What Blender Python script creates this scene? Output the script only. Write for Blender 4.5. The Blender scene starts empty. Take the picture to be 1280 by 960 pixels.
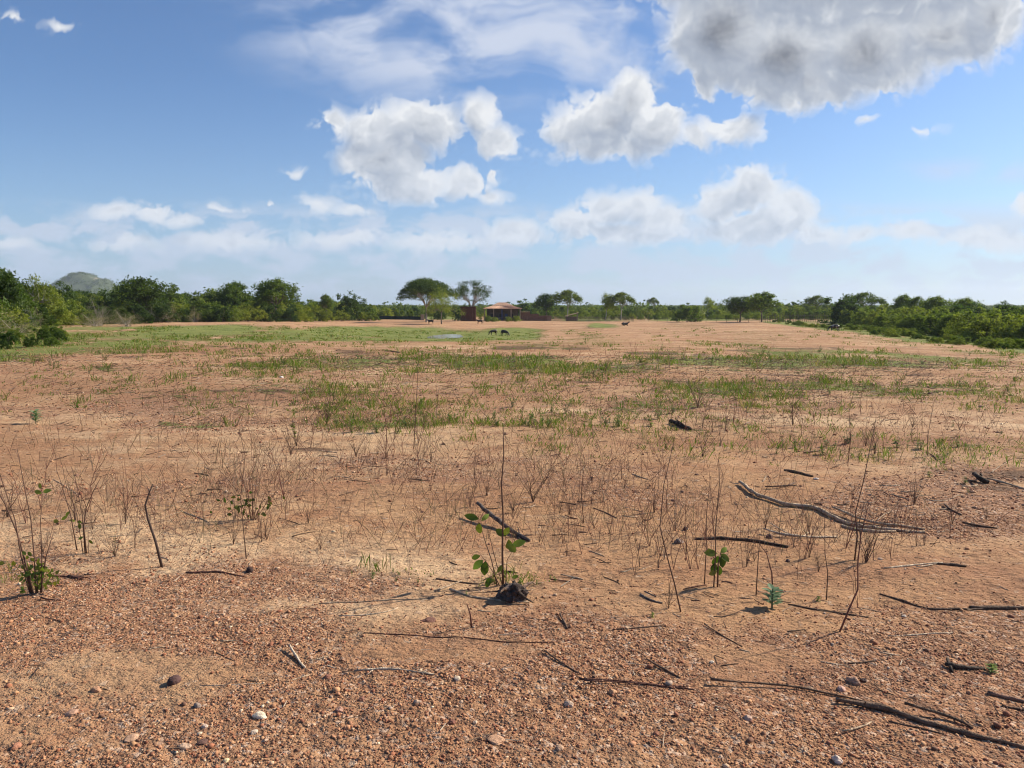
import bpy, bmesh, math, random
import numpy as np
from mathutils import Vector, Matrix, noise as mnoise

S = bpy.context.scene
COL = S.collection
R = math.radians

# ---------------------------------------------------------------- camera
F = 950.0                       # focal length in photo pixels (photo is 1280 wide)
EYE = 1.6
HORIZON = 381.0
PITCH = math.atan((480 - HORIZON) / F)
cam = bpy.data.objects.new('camera', bpy.data.cameras.new('camera'))
COL.objects.link(cam)
S.camera = cam
cam.data.sensor_width = 36
cam.data.lens = 36 * F / 1280
cam.data.clip_start = 0.1
cam.data.clip_end = 60000
cam.location = (0, 0, EYE)
cam.rotation_euler = (R(90) - PITCH, 0, 0)


def dirpx(px, py):
    """direction (y forward = 1) seen at a photo pixel"""
    x = (px - 640) / F
    y = (480 - py) / F
    c, s = math.cos(PITCH), math.sin(PITCH)
    v = Vector((x, c + y * s, -s + y * c))
    return v / v.y


# ---------------------------------------------------------------- light
SUN_EL, SUN_AZ = R(35), R(66)
EXPOSURE = 0.68
SKY_STRENGTH = 0.0515
S.view_settings.view_transform = 'Standard'
S.view_settings.look = 'None'
S.view_settings.gamma = 1
S.view_settings.use_curve_mapping = False
S.view_settings.exposure = EXPOSURE
sun = bpy.data.objects.new('sun', bpy.data.lights.new('sun', 'SUN'))
COL.objects.link(sun)
sun.data.energy = 5.0
sun.data.angle = R(0.53)
sun.data.color = (1.0, 0.89, 0.73)
sdir = Vector((math.sin(SUN_AZ) * math.cos(SUN_EL), math.cos(SUN_AZ) * math.cos(SUN_EL), math.sin(SUN_EL)))
sun.rotation_euler = sdir.to_track_quat('Z', 'Y').to_euler()
sun.location = sdir * 50
S.cycles.max_bounces = 6
S.cycles.diffuse_bounces = 2
S.cycles.glossy_bounces = 2
S.cycles.transmission_bounces = 3
S.cycles.transparent_max_bounces = 8
S.cycles.volume_bounces = 0
S.cycles.caustics_reflective = False
S.cycles.caustics_refractive = False
S.cycles.use_denoising = True
S.cycles.pixel_filter_type = 'BLACKMAN_HARRIS'
S.cycles.filter_width = 1.15
S.cycles.use_adaptive_sampling = True
S.cycles.adaptive_threshold = 0.02
S.cycles.adaptive_min_samples = 8


class NT:
    """small helper to write node graphs as expressions"""
    def __init__(self, tree):
        self.t = tree

    def node(self, typ, **kw):
        n = self.t.nodes.new(typ)
        for k, v in kw.items():
            setattr(n, k, v)
        return n

    def put(self, sock, v):
        if v is None:
            return
        if hasattr(v, 'is_output'):
            self.t.links.new(v, sock)
        else:
            sock.default_value = v

    def m(self, op, a, b=None, c=None, clamp=False):
        n = self.node('ShaderNodeMath', operation=op, use_clamp=clamp)
        for i, v in enumerate((a, b, c)):
            self.put(n.inputs[i], v)
        return n.outputs[0]

    def v(self, op, a, b=None, c=None, scale=None):
        n = self.node('ShaderNodeVectorMath', operation=op)
        for i, x in enumerate((a, b, c)):
            self.put(n.inputs[i], x)
        if scale is not None:
            self.put(n.inputs['Scale'], scale)
        return n.outputs['Value'] if op in ('LENGTH', 'DISTANCE', 'DOT_PRODUCT') else n.outputs[0]

    def noise(self, vec, scale, detail=4, rough=0.5, lac=2.0, dist=0.0, color=False, dim='2D'):
        n = self.node('ShaderNodeTexNoise', noise_dimensions=dim)
        self.put(n.inputs['Vector'], vec)
        n.inputs['Scale'].default_value = scale
        n.inputs['Detail'].default_value = detail
        n.inputs['Roughness'].default_value = rough
        n.inputs['Lacunarity'].default_value = lac
        n.inputs['Distortion'].default_value = dist
        return n.outputs['Color' if color else 0]

    def voro(self, vec, scale, out='Distance', feature='F1', rand=1.0, dim='3D', detail=0.0, smooth=None):
        n = self.node('ShaderNodeTexVoronoi', feature=feature, voronoi_dimensions=dim)
        self.put(n.inputs['Vector'], vec)
        n.inputs['Scale'].default_value = scale
        n.inputs['Randomness'].default_value = rand
        if detail:
            n.inputs['Detail'].default_value = detail
        if smooth is not None:
            n.inputs['Smoothness'].default_value = smooth
        return n.outputs[out]

    def ramp(self, x, a, b, lo=0.0, hi=1.0, smooth=True):
        n = self.node('ShaderNodeMapRange', interpolation_type='SMOOTHSTEP' if smooth else 'LINEAR')
        self.put(n.inputs[0], x)
        for i, q in enumerate((a, b, lo, hi)):
            self.put(n.inputs[i + 1], q)
        return n.outputs[0]

    def mix(self, f, a, b, blend='MIX'):
        n = self.node('ShaderNodeMix', data_type='RGBA', blend_type=blend)
        self.put(n.inputs[0], f)
        for i, q in ((6, a), (7, b)):
            if isinstance(q, (tuple, list)) and len(q) == 3:
                q = (*q, 1)
            self.put(n.inputs[i], q)
        return n.outputs[2]


# ---------------------------------------------------------------- sky and clouds (world)
world = bpy.data.worlds.new('World')
S.world = world
world.use_nodes = True
wt = world.node_tree
W = NT(wt)
sky = W.node('ShaderNodeTexSky', sky_type='NISHITA', sun_disc=False)
sky.sun_elevation = SUN_EL
sky.sun_rotation = SUN_AZ
sky.altitude = 300
sky.air_density = 1.0
sky.dust_density = 0.6
sky.ozone_density = 2.2

geo = W.node('ShaderNodeTexCoord')
sep = W.node('ShaderNodeSeparateXYZ')
wt.links.new(geo.outputs['Generated'], sep.inputs[0])
dx, dy, dz = sep.outputs
dys = W.m('MAXIMUM', dy, 0.12)
K = F / 100.0                                     # plane units: 1 = 100 photo pixels
cu = W.m('MULTIPLY', W.m('DIVIDE', dx, dys), K)
cv = W.m('MULTIPLY', W.m('DIVIDE', dz, dys), K)
comb = W.node('ShaderNodeCombineXYZ')
wt.links.new(cu, comb.inputs[0])
wt.links.new(cv, comb.inputs[1])
P0 = comb.outputs[0]

# cloud masses: centre and radii in hundredths of the view plane
CLOUDS = [
    # big dark cumulus overhead
    (905, 35, 75, 80), (980, 70, 95, 72), (1010, 104, 80, 38), (1085, 62, 110, 60), (1180, 40, 95, 50),
    (1236, 18, 52, 50), (1060, -60, 330, 95), (880, 95, 22, 40),
    # middle one: a dome on a flat base
    (792, 130, 44, 44), (762, 152, 72, 42), (715, 160, 52, 28), (822, 158, 44, 36), (765, 184, 95, 20), (912, 164, 50, 22), (870, 172, 30, 16),
    # left one
    (530, 158, 60, 36), (470, 160, 60, 26), (415, 156, 30, 20), (478, 200, 58, 44), (515, 228, 66, 28), (580, 228, 40, 22), (615, 244, 24, 14),
    (603, 145, 22, 34), (622, 176, 32, 26), (618, 212, 17, 14),
    # towering ones behind
    (945, 236, 48, 36), (905, 252, 42, 30), (988, 262, 40, 30), (955, 284, 85, 26), (1020, 290, 60, 16), (1075, 296, 30, 12),
    (800, 256, 36, 28), (762, 262, 44, 26), (720, 276, 50, 24), (835, 276, 44, 22), (775, 296, 110, 20), (640, 292, 42, 20),
    # small ones
    (148, 266, 36, 14), (192, 266, 34, 15), (228, 276, 34, 11), (398, 256, 34, 10), (436, 264, 26, 8), (278, 259, 28, 8),
    (330, 258, 12, 8), (372, 213, 17, 8), (1088, 153, 16, 6), (1155, 163, 20, 5),
    (1276, 256, 22, 16), (1140, 290, 44, 14), (1230, 300, 80, 16), (14, 20, 17, 7), (74, 30, 20, 8),
    (290, 302, 80, 14), (430, 298, 70, 12), (545, 306, 80, 16), (20, 306, 40, 10), (160, 304, 60, 9),
]
BL = []
for (px, py, rx, ry) in CLOUDS:
    d = dirpx(px, py)
    BL.append((d.x * K, d.z * K, rx / 100.0, ry / 100.0))

# one group: macro shape field of all masses at a point
gm = bpy.data.node_groups.new('cloud_shape', 'ShaderNodeTree')
gm.interface.new_socket('P', in_out='INPUT', socket_type='NodeSocketVector')
gm.interface.new_socket('M', in_out='OUTPUT', socket_type='NodeSocketFloat')
G = NT(gm)
gi, go = G.node('NodeGroupInput'), G.node('NodeGroupOutput')
cur = None
for (x, y, rx, ry) in BL:
    ln = G.v('LENGTH', G.v('MULTIPLY_ADD', gi.outputs[0], (1 / rx, 1 / ry, 0), (-x / rx, -y / ry, 0)))
    # signed distance like: (1-len)*min radius, softened
    f = G.m('MULTIPLY', G.m('SUBTRACT', 1.0, ln), 0.92 * min(rx, ry) ** 0.62)
    cur = f if cur is None else G.m('SMOOTH_MAX', cur, f, 0.07)
gm.links.new(cur, go.inputs[0])


def shape(p):
    n = wt.nodes.new('ShaderNodeGroup')
    n.node_tree = gm
    wt.links.new(p, n.inputs[0])
    return n.outputs[0]


# domain warp, then billows
warp = W.v('SCALE', W.v('SUBTRACT', W.noise(P0, 1.5, 4, 0.55, color=True), (0.5, 0.5, 0.5)), scale=0.42)
warp = W.v('MULTIPLY', warp, (1, 0.8, 0))
P1 = W.v('ADD', P0, warp)
SUNV = (0.45, 0.89, 0)


def billow(p):
    a = W.m('SUBTRACT', 0.55, W.voro(p, 2.4, dim='2D'))
    b = W.m('SUBTRACT', 0.5, W.voro(p, 5.2, dim='2D'))
    c = W.m('SUBTRACT', 0.5, W.voro(p, 13.0, dim='2D'))
    n = W.m('SUBTRACT', W.noise(p, 6.0, 6, 0.6), 0.5)
    s = W.m('MULTIPLY', a, 0.30)
    s = W.m('MULTIPLY_ADD', b, 0.24, s)
    s = W.m('MULTIPLY_ADD', c, 0.115, s)
    return W.m('MULTIPLY_ADD', n, 0.20, s)


def shift(p, k):
    return W.v('ADD', p, tuple(q * k for q in SUNV))


B0, B1, B2 = billow(P1), billow(shift(P1, 0.05)), billow(shift(P1, 0.16))
M0, M1 = shape(P1), shape(shift(P1, 0.28))
H = W.m('ADD', M0, B0)
cover = W.m('MULTIPLY', W.ramp(H, 0.0, 0.15), W.ramp(M0, -0.08, 0.22, 0.15, 1.0))
thick2 = W.ramp(M0, 0.30, 0.80)
rim = W.m('SUBTRACT', 1.0, W.ramp(H, 0.07, 0.42))
rel = W.m('ADD', W.m('MULTIPLY', W.m('SUBTRACT', B0, B1), 1.9), W.m('MULTIPLY', W.m('SUBTRACT', B0, B2), 1.3))
rel = W.m('MULTIPLY', rel, W.m('MULTIPLY_ADD', rim, 0.72, 0.28))
mac = W.m('MINIMUM', W.m('MULTIPLY', W.m('SUBTRACT', M0, M1), 1.9), 0.42)
mac = W.m('MAXIMUM', mac, -0.24)
mac = W.m('MULTIPLY', mac, W.m('MULTIPLY_ADD', thick2, -0.8, 1.0))
lit = W.m('MULTIPLY_ADD', rim, 0.80, 0.19)
lit = W.m('ADD', W.m('ADD', lit, rel), mac)
lit = W.m('MULTIPLY_ADD', thick2, -0.30, lit)
lit = W.m('ADD', lit, W.ramp(cv, 1.9, 1.1, 0.0, 0.16))
lit = W.m('POWER', W.ramp(lit, -0.38, 1.0, smooth=False), 1.45)
shade = W.mix(thick2, (4.0, 4.7, 6.0), (1.35, 1.6, 2.2))
cloudcol = W.mix(lit, shade, (10.6, 10.8, 11.1))
cloudcol = W.mix(W.ramp(H, 0.12, 0.0), cloudcol, (8.2, 8.9, 10.2))
skyc = W.mix(1.0, sky.outputs[0], (1.10, 1.31, 1.60), 'MULTIPLY')

# high thin cirrus sheets
cp = W.v('MULTIPLY', P0, (0.55, 1.5, 1))
cp = W.v('ADD', cp, W.v('SCALE', W.noise(P0, 0.7, 3, 0.5, color=True), scale=0.9))
ci = W.noise(cp, 1.1, 5, 0.56)
cx = dirpx(610, 20)
cmask = W.v('LENGTH', W.v('MULTIPLY_ADD', P0, (1 / 3.3, 1 / 1.15, 0), (-cx.x * K / 3.3, -(cx.z * K) / 1.15, 0)))
cmask = W.ramp(cmask, 1.15, 0.5)
cx2 = dirpx(1230, 213)
cm2 = W.ramp(W.v('LENGTH', W.v('MULTIPLY_ADD', P0, (1 / 1.1, 1 / 0.17, 0), (-cx2.x * K / 1.1, -(cx2.z * K) / 0.17, 0))), 1.3, 0.2)
cirrus = W.m('MULTIPLY', W.ramp(ci, 0.34, 0.72), W.m('MAXIMUM', cmask, W.m('MULTIPLY', cm2, 0.8)))
c0 = W.mix(W.m('MULTIPLY', cirrus, 0.95), skyc, (7.6, 8.4, 10.2))
# low broken bank and milky air near the horizon
hp = W.v('MULTIPLY', P1, (0.75, 2.1, 1))
hb = W.noise(hp, 1.7, 6, 0.55)
low = W.m('MULTIPLY', W.ramp(cv, 1.35, 0.95), W.ramp(cv, -0.1, 0.25))
bank = W.m('MULTIPLY', W.ramp(hb, 0.38, 0.60), low)
c0 = W.mix(W.m('MULTIPLY', bank, 0.8), c0, (8.2, 8.8, 10.1))
c1 = W.mix(cover, c0, cloudcol)
air = W.m('MULTIPLY', W.m('POWER', W.ramp(cv, 3.0, 0.0, smooth=False), 2.0), 0.66)
c1 = W.mix(air, c1, (5.1, 7.0, 9.9))
bg = wt.nodes['Background']
wt.links.new(c1, bg.inputs[0])
bg.inputs[1].default_value = SKY_STRENGTH
world.cycles.sampling_method = 'NONE'


# ================================================================ numpy helpers
def _hash(ix, iy, seed):
    h = (ix.astype(np.int64) * 374761393 + iy.astype(np.int64) * 668265263 + seed * 1442695041) & 0xFFFFFFFF
    h = ((h ^ (h >> 13)) * 1274126177) & 0xFFFFFFFF
    h = ((h ^ (h >> 16)) * 2246822519) & 0xFFFFFFFF
    return ((h ^ (h >> 15)) & 0xFFFFFF) / float(0xFFFFFF)


def gnoise(x, y, seed=0):
    x = np.asarray(x, float)
    y = np.asarray(y, float)
    ix, iy = np.floor(x), np.floor(y)
    fx, fy = x - ix, y - iy
    sx, sy = fx * fx * (3 - 2 * fx), fy * fy * (3 - 2 * fy)
    a, b = _hash(ix, iy, seed), _hash(ix + 1, iy, seed)
    c, d = _hash(ix, iy + 1, seed), _hash(ix + 1, iy + 1, seed)
    return ((a * (1 - sx) + b * sx) * (1 - sy) + (c * (1 - sx) + d * sx) * sy) * 2 - 1


def fbm(x, y, seed=0, octs=4, gain=0.5):
    s, a = 0.0, 1.0
    t = 0.0
    for o in range(octs):
        s = s + a * gnoise(np.asarray(x) * 2 ** o + 17.3 * o, np.asarray(y) * 2 ** o + 9.1 * o, seed + o * 31)
        t += a
        a *= gain
    return s / t


def sstep(x, a, b):
    t = np.clip((x - a) / (b - a), 0, 1)
    return t * t * (3 - 2 * t)


# ================================================================ terrain
TU = [-0.90, -0.67, -0.35, -0.15, 0.0, 0.15, 0.35, 0.67, 0.90]
TD = [0, 8, 15, 25, 45, 60, 70, 100, 120, 150, 200, 260, 400, 800, 2000, 6000, 20000]
TZ = [
    [0, 0, 0, -.05, -.25, -.45, -.6, -1.2, -1.5, -1.9, -2.6, -2.9, -3.3, -3.5, -3.8, -4.5, -6],
    [0, 0, 0, -.05, -.30, -.60, -.8, -1.3, -1.6, -2.0, -2.6, -2.9, -3.3, -3.5, -3.8, -4.5, -6],
    [0, 0, 0, -.05, -.40, -.80, -1.05, -1.65, -1.8, -1.95, -2.6, -3.0, -3.5, -3.8, -4.0, -4.5, -6],
    [0, 0, 0, -.08, -.55, -1.1, -1.5, -2.9, -3.45, -3.55, -3.25, -3.4, -3.7, -4.0, -4.0, -4.5, -6],
    [0, 0, 0, -.10, -.65, -1.3, -1.75, -3.1, -3.55, -3.6, -3.36, -3.5, -3.7, -4.0, -4.0, -4.5, -6],
    [0, 0, 0, -.10, -.70, -1.2, -1.6, -2.6, -3.0, -3.25, -3.30, -3.5, -3.7, -4.0, -4.0, -4.5, -6],
    [0, 0, -.03, -.20, -.90, -1.35, -1.6, -2.1, -2.35, -2.6, -2.9, -3.3, -3.7, -4.0, -4.0, -4.5, -6],
    [0, 0, -.06, -.35, -1.3, -2.0, -2.3, -2.6, -2.7, -2.9, -3.2, -3.5, -3.8, -4.0, -4.0, -4.5, -6],
    [0, 0, -.06, -.40, -1.5, -2.1, -2.4, -2.6, -2.7, -2.9, -3.2, -3.5, -3.8, -4.0, -4.0, -4.5, -6],
]


def _zt(x, y):
    x = np.asarray(x, float)
    y = np.asarray(y, float)
    r = np.hypot(x, y)
    th = np.arctan2(x, y)
    lim = math.atan(0.9)
    inside = np.abs(th) <= lim
    u = np.where(inside, np.tan(np.clip(th, -lim, lim)), np.sign(th) * 0.9 * (math.pi - np.abs(th)) / (math.pi - lim))
    d = np.where(inside, y, r * math.cos(lim))
    ld = np.log(np.maximum(d, 0) + 4.0)
    lk = np.log(np.array(TD) + 4.0)
    cols = np.array([np.interp(ld, lk, row) for row in TZ])
    k = np.clip(np.searchsorted(TU, u) - 1, 0, len(TU) - 2)
    tu = np.array(TU)
    t = np.clip((u - tu[k]) / (tu[k + 1] - tu[k]), 0, 1)
    t = t * t * (3 - 2 * t)
    idx = np.indices(k.shape) if k.ndim else ()
    if k.ndim == 0:
        return cols[k] * (1 - t) + cols[k + 1] * t
    a = np.take_along_axis(cols, k[None, ...], 0)[0]
    b = np.take_along_axis(cols, (k + 1)[None, ...], 0)[0]
    return a * (1 - t) + b * t


def base_z(x, y):
    y = np.asarray(y, float)
    return (_zt(x, y * 0.93) + _zt(x, y) + _zt(x, y * 1.07)) / 3


def height(x, y):
    x = np.asarray(x, float)
    y = np.asarray(y, float)
    r = np.hypot(x, y)
    z = base_z(x, y)
    wx = x + 1.5 * fbm(x / 6, y / 6, 5, 2)
    wy = y + 0.9 * fbm(x / 5, y / 5, 8, 2)
    z = z + 0.050 * fbm(wx / 3.4, wy / 1.1, 11, 4) * (1 - sstep(r, 25, 45))
    rid = 1 - np.abs(fbm(wx / 11, wy / 2.6, 21, 3)) * 2
    z = z + 0.10 * rid * sstep(r, 7, 26) * (1 - 0.5 * sstep(r, 100, 200))
    z = z + 0.22 * fbm(wx / 16, wy / 7, 41, 3) * sstep(r, 20, 90) * (1 - sstep(r, 900, 1500))
    z = z + 0.012 * fbm(x / 0.22, y / 0.2, 31, 3) * (1 - sstep(r, 9, 15))
    # the pond basin is level
    pd = np.hypot((x + 8.5) / 12.0, (y - 127) / 26.0)
    w = 1 - sstep(pd, 0.75, 1.3)
    z = z * (1 - w) + (-3.62 + 0.03 * fbm(x / 2, y / 2, 61, 2)) * w
    return z


def pix(x, y, z):
    """photo pixel of a point in front of the camera"""
    c, s = math.cos(PITCH), math.sin(PITCH)
    Z = z - EYE
    dep = y * c - Z * s
    up = y * s + Z * c
    dep = np.maximum(dep, 1e-3)
    return 640 + F * x / dep, 480 - F * up / dep


_YS = np.exp(np.linspace(math.log(1.6), math.log(9000), 2400))


def at(px, py, z=True):
    """the ground point seen at a photo pixel"""
    d = dirpx(px, py)
    if d.z > -1e-4:
        d.z = -1e-4
    xs = d.x * _YS
    g = base_z(xs, _YS)
    ray = EYE + d.z * _YS
    k = np.argmax(ray <= g)
    if k == 0:
        k = len(_YS) - 1
    g0, g1 = ray[k - 1] - g[k - 1], ray[k] - g[k]
    t = g0 / (g0 - g1) if g0 != g1 else 0
    Y = _YS[k - 1] + (_YS[k] - _YS[k - 1]) * min(1, max(0, t))
    X = d.x * Y
    return Vector((X, Y, float(height(X, Y))))


# grass, gravel, mud, litter: where the photo shows them (soft blobs as seen from the camera position)
GRASS = [
    (560, 459, 260, 16, .6), (760, 457, 300, 19, .66), (1010, 453, 330, 20, .68), (1010, 490, 340, 16, .48), (240, 531, 90, 8, .6),
    (480, 536, 110, 12, .45), (700, 530, 180, 15, .42), (1060, 562, 120, 8, .55), (860, 535, 120, 8, .4), (350, 460, 150, 8, .55),
    (150, 464, 60, 8, .45), (300, 418, 380, 12, 1.25), (90, 434, 190, 15, 1.0), (560, 421, 220, 9, 1.25), (640, 413, 90, 5, 1.), (-40, 428, 180, 32, 1.3),
    (130, 402, 90, 6, .8), (700, 423, 60, 5, .6), (745, 408, 35, 4, .7), (500, 720, 50, 12, .25), (1200, 560, 120, 30, .35),
    (640, 735, 60, 10, .22), (320, 650, 50, 14, .22), (45, 715, 50, 14, .25), (880, 520, 420, 60, .25), (360, 505, 320, 60, .15), (500, 430, 500, 14, .3), (1000, 425, 260, 16, .3), (640, 438, 800, 22, .34), (1120, 425, 160, 12, .4), (800, 408, 200, 5, .35),
    (640, 500, 820, 55, .32),
]
GRAVEL = [(640, 1000, 900, 220, 1.3), (150, 770, 420, 90, .9), (1130, 860, 400, 110, .9), (1180, 630, 170, 55, .95), (640, 850, 500, 90, .8),
          (800, 600, 140, 35, .5), (300, 520, 340, 30, .6), (640, 590, 300, 25, .45), (200, 610, 250, 40, .35), (900, 500, 400, 40, .4)]
SANDY = [(690, 700, 90, 38, .9), (1090, 720, 190, 28, 1.), (120, 580, 180, 22, .7), (500, 640, 120, 30, .6), (860, 575, 160, 14, .6), (600, 490, 80, 6, .8),
         (640, 404, 330, 6, .8), (760, 430, 160, 8, .4), (1100, 440, 150, 14, .6), (930, 690, 60, 20, .8), (1000, 780, 60, 12, .4), (470, 770, 140, 30, .35), (180, 830, 130, 24, .8), (560, 822, 160, 20, .8), (760, 965, 220, 30, .6), (330, 762, 120, 14, .7), (950, 820, 120, 16, .6), (60, 915, 120, 22, .6)]
MUD = [(830, 442, 190, 5, .9), (400, 444, 230, 4, .7), (200, 440, 160, 5, .8), (400, 490, 110, 4, .6), (520, 494, 120, 3, .6), (640, 510, 60, 4, .3),
       (900, 478, 300, 3, .4), (330, 560, 200, 3, .35), (100, 450, 200, 3, .6), (700, 437, 120, 3, .6), (1230, 600, 100, 30, .35), (300, 436, 300, 2.5, .7), (620, 447, 300, 2.5, .6), (1000, 436, 200, 2.5, .5), (1020, 470, 260, 2.5, .5), (200, 490, 260, 2.5, .5), (760, 410, 60, 2, .4), (880, 429, 60, 3, .7)]


def blobs(px, py, L):
    s = np.zeros_like(px)
    for (cx, cy, rx, ry, w) in L:
        q = np.hypot((px - cx) / rx, (py - cy) / ry)
        s = np.maximum(s, w * (1 - sstep(q, 0.35, 1.25)))
    return s


def zones(x, y):
    x = np.asarray(x, float)
    y = np.asarray(y, float)
    yy = np.maximum(y, 0.5)
    px, py = pix(x, yy, base_z(x, yy))
    back = y < 1.5
    px = np.where(back, 640, px)
    py = np.where(back, 1100, py)
    n1 = fbm(x / (1.2 + y * .05), y / (0.6 + y * .05), 71, 4)
    n2 = fbm(x / 0.5, y / 0.35, 77, 3) * (1 - sstep(y, 15, 30))
    wpy = py + 5 * n1 * np.clip((py - 400) / 60, 0.3, 4)
    wpx = px + 25 * fbm(x / (1 + y * .08), y / (1 + y * .08), 91, 3)
    g = blobs(wpx, wpy, GRASS)
    line = 404 + (px - 960) * 0.124
    wid = np.clip(4 + (px - 940) * 0.055, 4, 30)
    strip = (px > 930) * (1 - sstep(py, line - 1.5, line + 2)) * sstep(px, 930, 960)
    g = np.maximum(g, strip * 1.1)
    far = (py < 401.5) & (px > 590) | (py < 399.5)
    g = np.where(far, 0.85, g)
    sandy = blobs(wpx, wpy, SANDY)
    v = np.clip(blobs(wpx, wpy, GRAVEL) - sandy, 0, 1.2)
    m = blobs(px + 30 * n1, py + 2.0 * n1, MUD)
    g = np.clip(g * (0.95 + 1.1 * n1 + 0.5 * n2), 0, 1.3)
    v = np.clip(v * (0.9 + 0.9 * n1 + 0.7 * n2) + 0.12 * n2, 0, 1)
    n4 = fbm(x / (.25 + y * .025), y / (.2 + y * .02), 97, 4)
    m = np.clip(m * (0.55 + 1.6 * n1 + 1.9 * n4), 0, 1)
    return g, v, m, sandy


# ================================================================ mesh helpers
class MB:
    def __init__(self):
        self.v, self.f, self.c, self.n = [], [], [], 0

    def add(self, verts, faces, col=None):
        verts = np.asarray(verts, float).reshape(-1, 3)
        self.v.append(verts)
        for f in faces:
            self.f.append(tuple(int(i) + self.n for i in f))
        c = np.zeros((len(verts), 3)) + (0.5 if col is None else np.asarray(col))
        self.c.append(c)
        self.n += len(verts)

    def tube(self, pts, rad, sides=5, col=None, rough=0.0, seed=0, cap=True, flat=1.0):
        pts = [Vector(p) for p in pts]
        n = len(pts)
        if not hasattr(rad, '__len__'):
            rad = [rad] * n
        rnd = random.Random(seed)
        vs = []
        up = Vector((0.13, 0.31, 0.94))
        side = None
        for i, p in enumerate(pts):
            t = (pts[min(n - 1, i + 1)] - pts[max(0, i - 1)])
            t = t.normalized() if t.length > 1e-9 else Vector((0, 0, 1))
            if side is None:
                side = t.cross(up) if t.cross(up).length > 0.05 else t.cross(Vector((1, 0, 0)))
            side = (side - t * side.dot(t)).normalized()
            o = t.cross(side)
            for k in range(sides):
                a = 2 * math.pi * k / sides
                rr = rad[i] * (1 + rough * rnd.uniform(-1, 1))
                vs.append(p + side * math.cos(a) * rr + o * math.sin(a) * rr * flat)
        fs = []
        for i in range(n - 1):
            for k in range(sides):
                a, b = i * sides + k, i * sides + (k + 1) % sides
                fs.append((a, b, b + sides, a + sides))
        if cap:
            fs.append(tuple(range(sides))[::-1])
            fs.append(tuple((n - 1) * sides + k for k in range(sides)))
        self.add([tuple(v) for v in vs], fs, col)

    def box(self, lo, hi, col=None, rot=0, org=(0, 0, 0)):
        (x0, y0, z0), (x1, y1, z1) = lo, hi
        vs = [(x0, y0, z0), (x1, y0, z0), (x1, y1, z0), (x0, y1, z0), (x0, y0, z1), (x1, y0, z1), (x1, y1, z1), (x0, y1, z1)]
        if rot:
            c, s = math.cos(rot), math.sin(rot)
            vs = [(org[0] + (x - org[0]) * c - (y - org[1]) * s, org[1] + (x - org[0]) * s + (y - org[1]) * c, z) for x, y, z in vs]
        self.add(vs, [(3, 2, 1, 0), (4, 5, 6, 7), (0, 1, 5, 4), (1, 2, 6, 5), (2, 3, 7, 6), (3, 0, 4, 7)], col)

    def build(self, name, mat, parent=None, smooth=False, loc=None, mods=None):
        me = bpy.data.meshes.new(name)
        me.from_pydata(np.concatenate(self.v).tolist(), [], self.f)
        ca = me.color_attributes.new('Col', 'FLOAT_COLOR', 'POINT')
        c = np.concatenate(self.c)
        ca.data.foreach_set('color', np.concatenate([c, np.ones((len(c), 1))], 1).astype(np.float32).ravel())
        if smooth:
            me.polygons.foreach_set('use_smooth', [True] * len(me.polygons))
        me.materials.append(mat)
        return link(name, me, parent, loc)


def link(name, me, parent=None, loc=None):
    o = bpy.data.objects.new(name, me)
    COL.objects.link(o)
    if parent is not None:
        o.parent = parent
    if loc is not None:
        o.location = loc
    return o


def fastmesh(name, V, Fc, C, mat, k, smooth=False, parent=None, loc=None):
    """V (n,3), Fc (m,k) index array, C (n,3) colours"""
    me = bpy.data.meshes.new(name)
    n, m = len(V), len(Fc)
    me.vertices.add(n)
    me.vertices.foreach_set('co', np.ascontiguousarray(V, np.float32).ravel())
    me.loops.add(m * k)
    me.loops.foreach_set('vertex_index', np.ascontiguousarray(Fc, np.int32).ravel())
    me.polygons.add(m)
    me.polygons.foreach_set('loop_start', np.arange(m, dtype=np.int32) * k)
    if smooth:
        me.polygons.foreach_set('use_smooth', np.ones(m, bool))
    me.update(calc_edges=True)
    if C is not None:
        ca = me.color_attributes.new('Col', 'FLOAT_COLOR', 'POINT')
        ca.data.foreach_set('color', np.concatenate([C, np.ones((n, 1))], 1).astype(np.float32).ravel())
    me.materials.append(mat)
    return link(name, me, parent, loc)


def tag(o, label=None, cat=None, group=None, kind=None):
    if label:
        o['label'] = label
    if cat:
        o['category'] = cat
    if group:
        o['group'] = group
    if kind:
        o['kind'] = kind
    return o


def empty(name, loc, rz=0, sc=1.0):
    o = bpy.data.objects.new(name, None)
    COL.objects.link(o)
    o.location = loc
    o.rotation_euler = (0, 0, rz)
    o.scale = (sc, sc, sc) if not hasattr(sc, '__len__') else sc
    return o


def copy_tree(o, parent=None):
    c = o.copy()
    COL.objects.link(c)
    c.parent = parent
    for ch in list(o.children):
        copy_tree(ch, c)
    return c


# ================================================================ materials
def mat(name):
    m = bpy.data.materials.new(name)
    m.use_nodes = True
    t = m.node_tree
    return m, NT(t), t.nodes['Principled BSDF'], t.nodes['Material Output']


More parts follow.
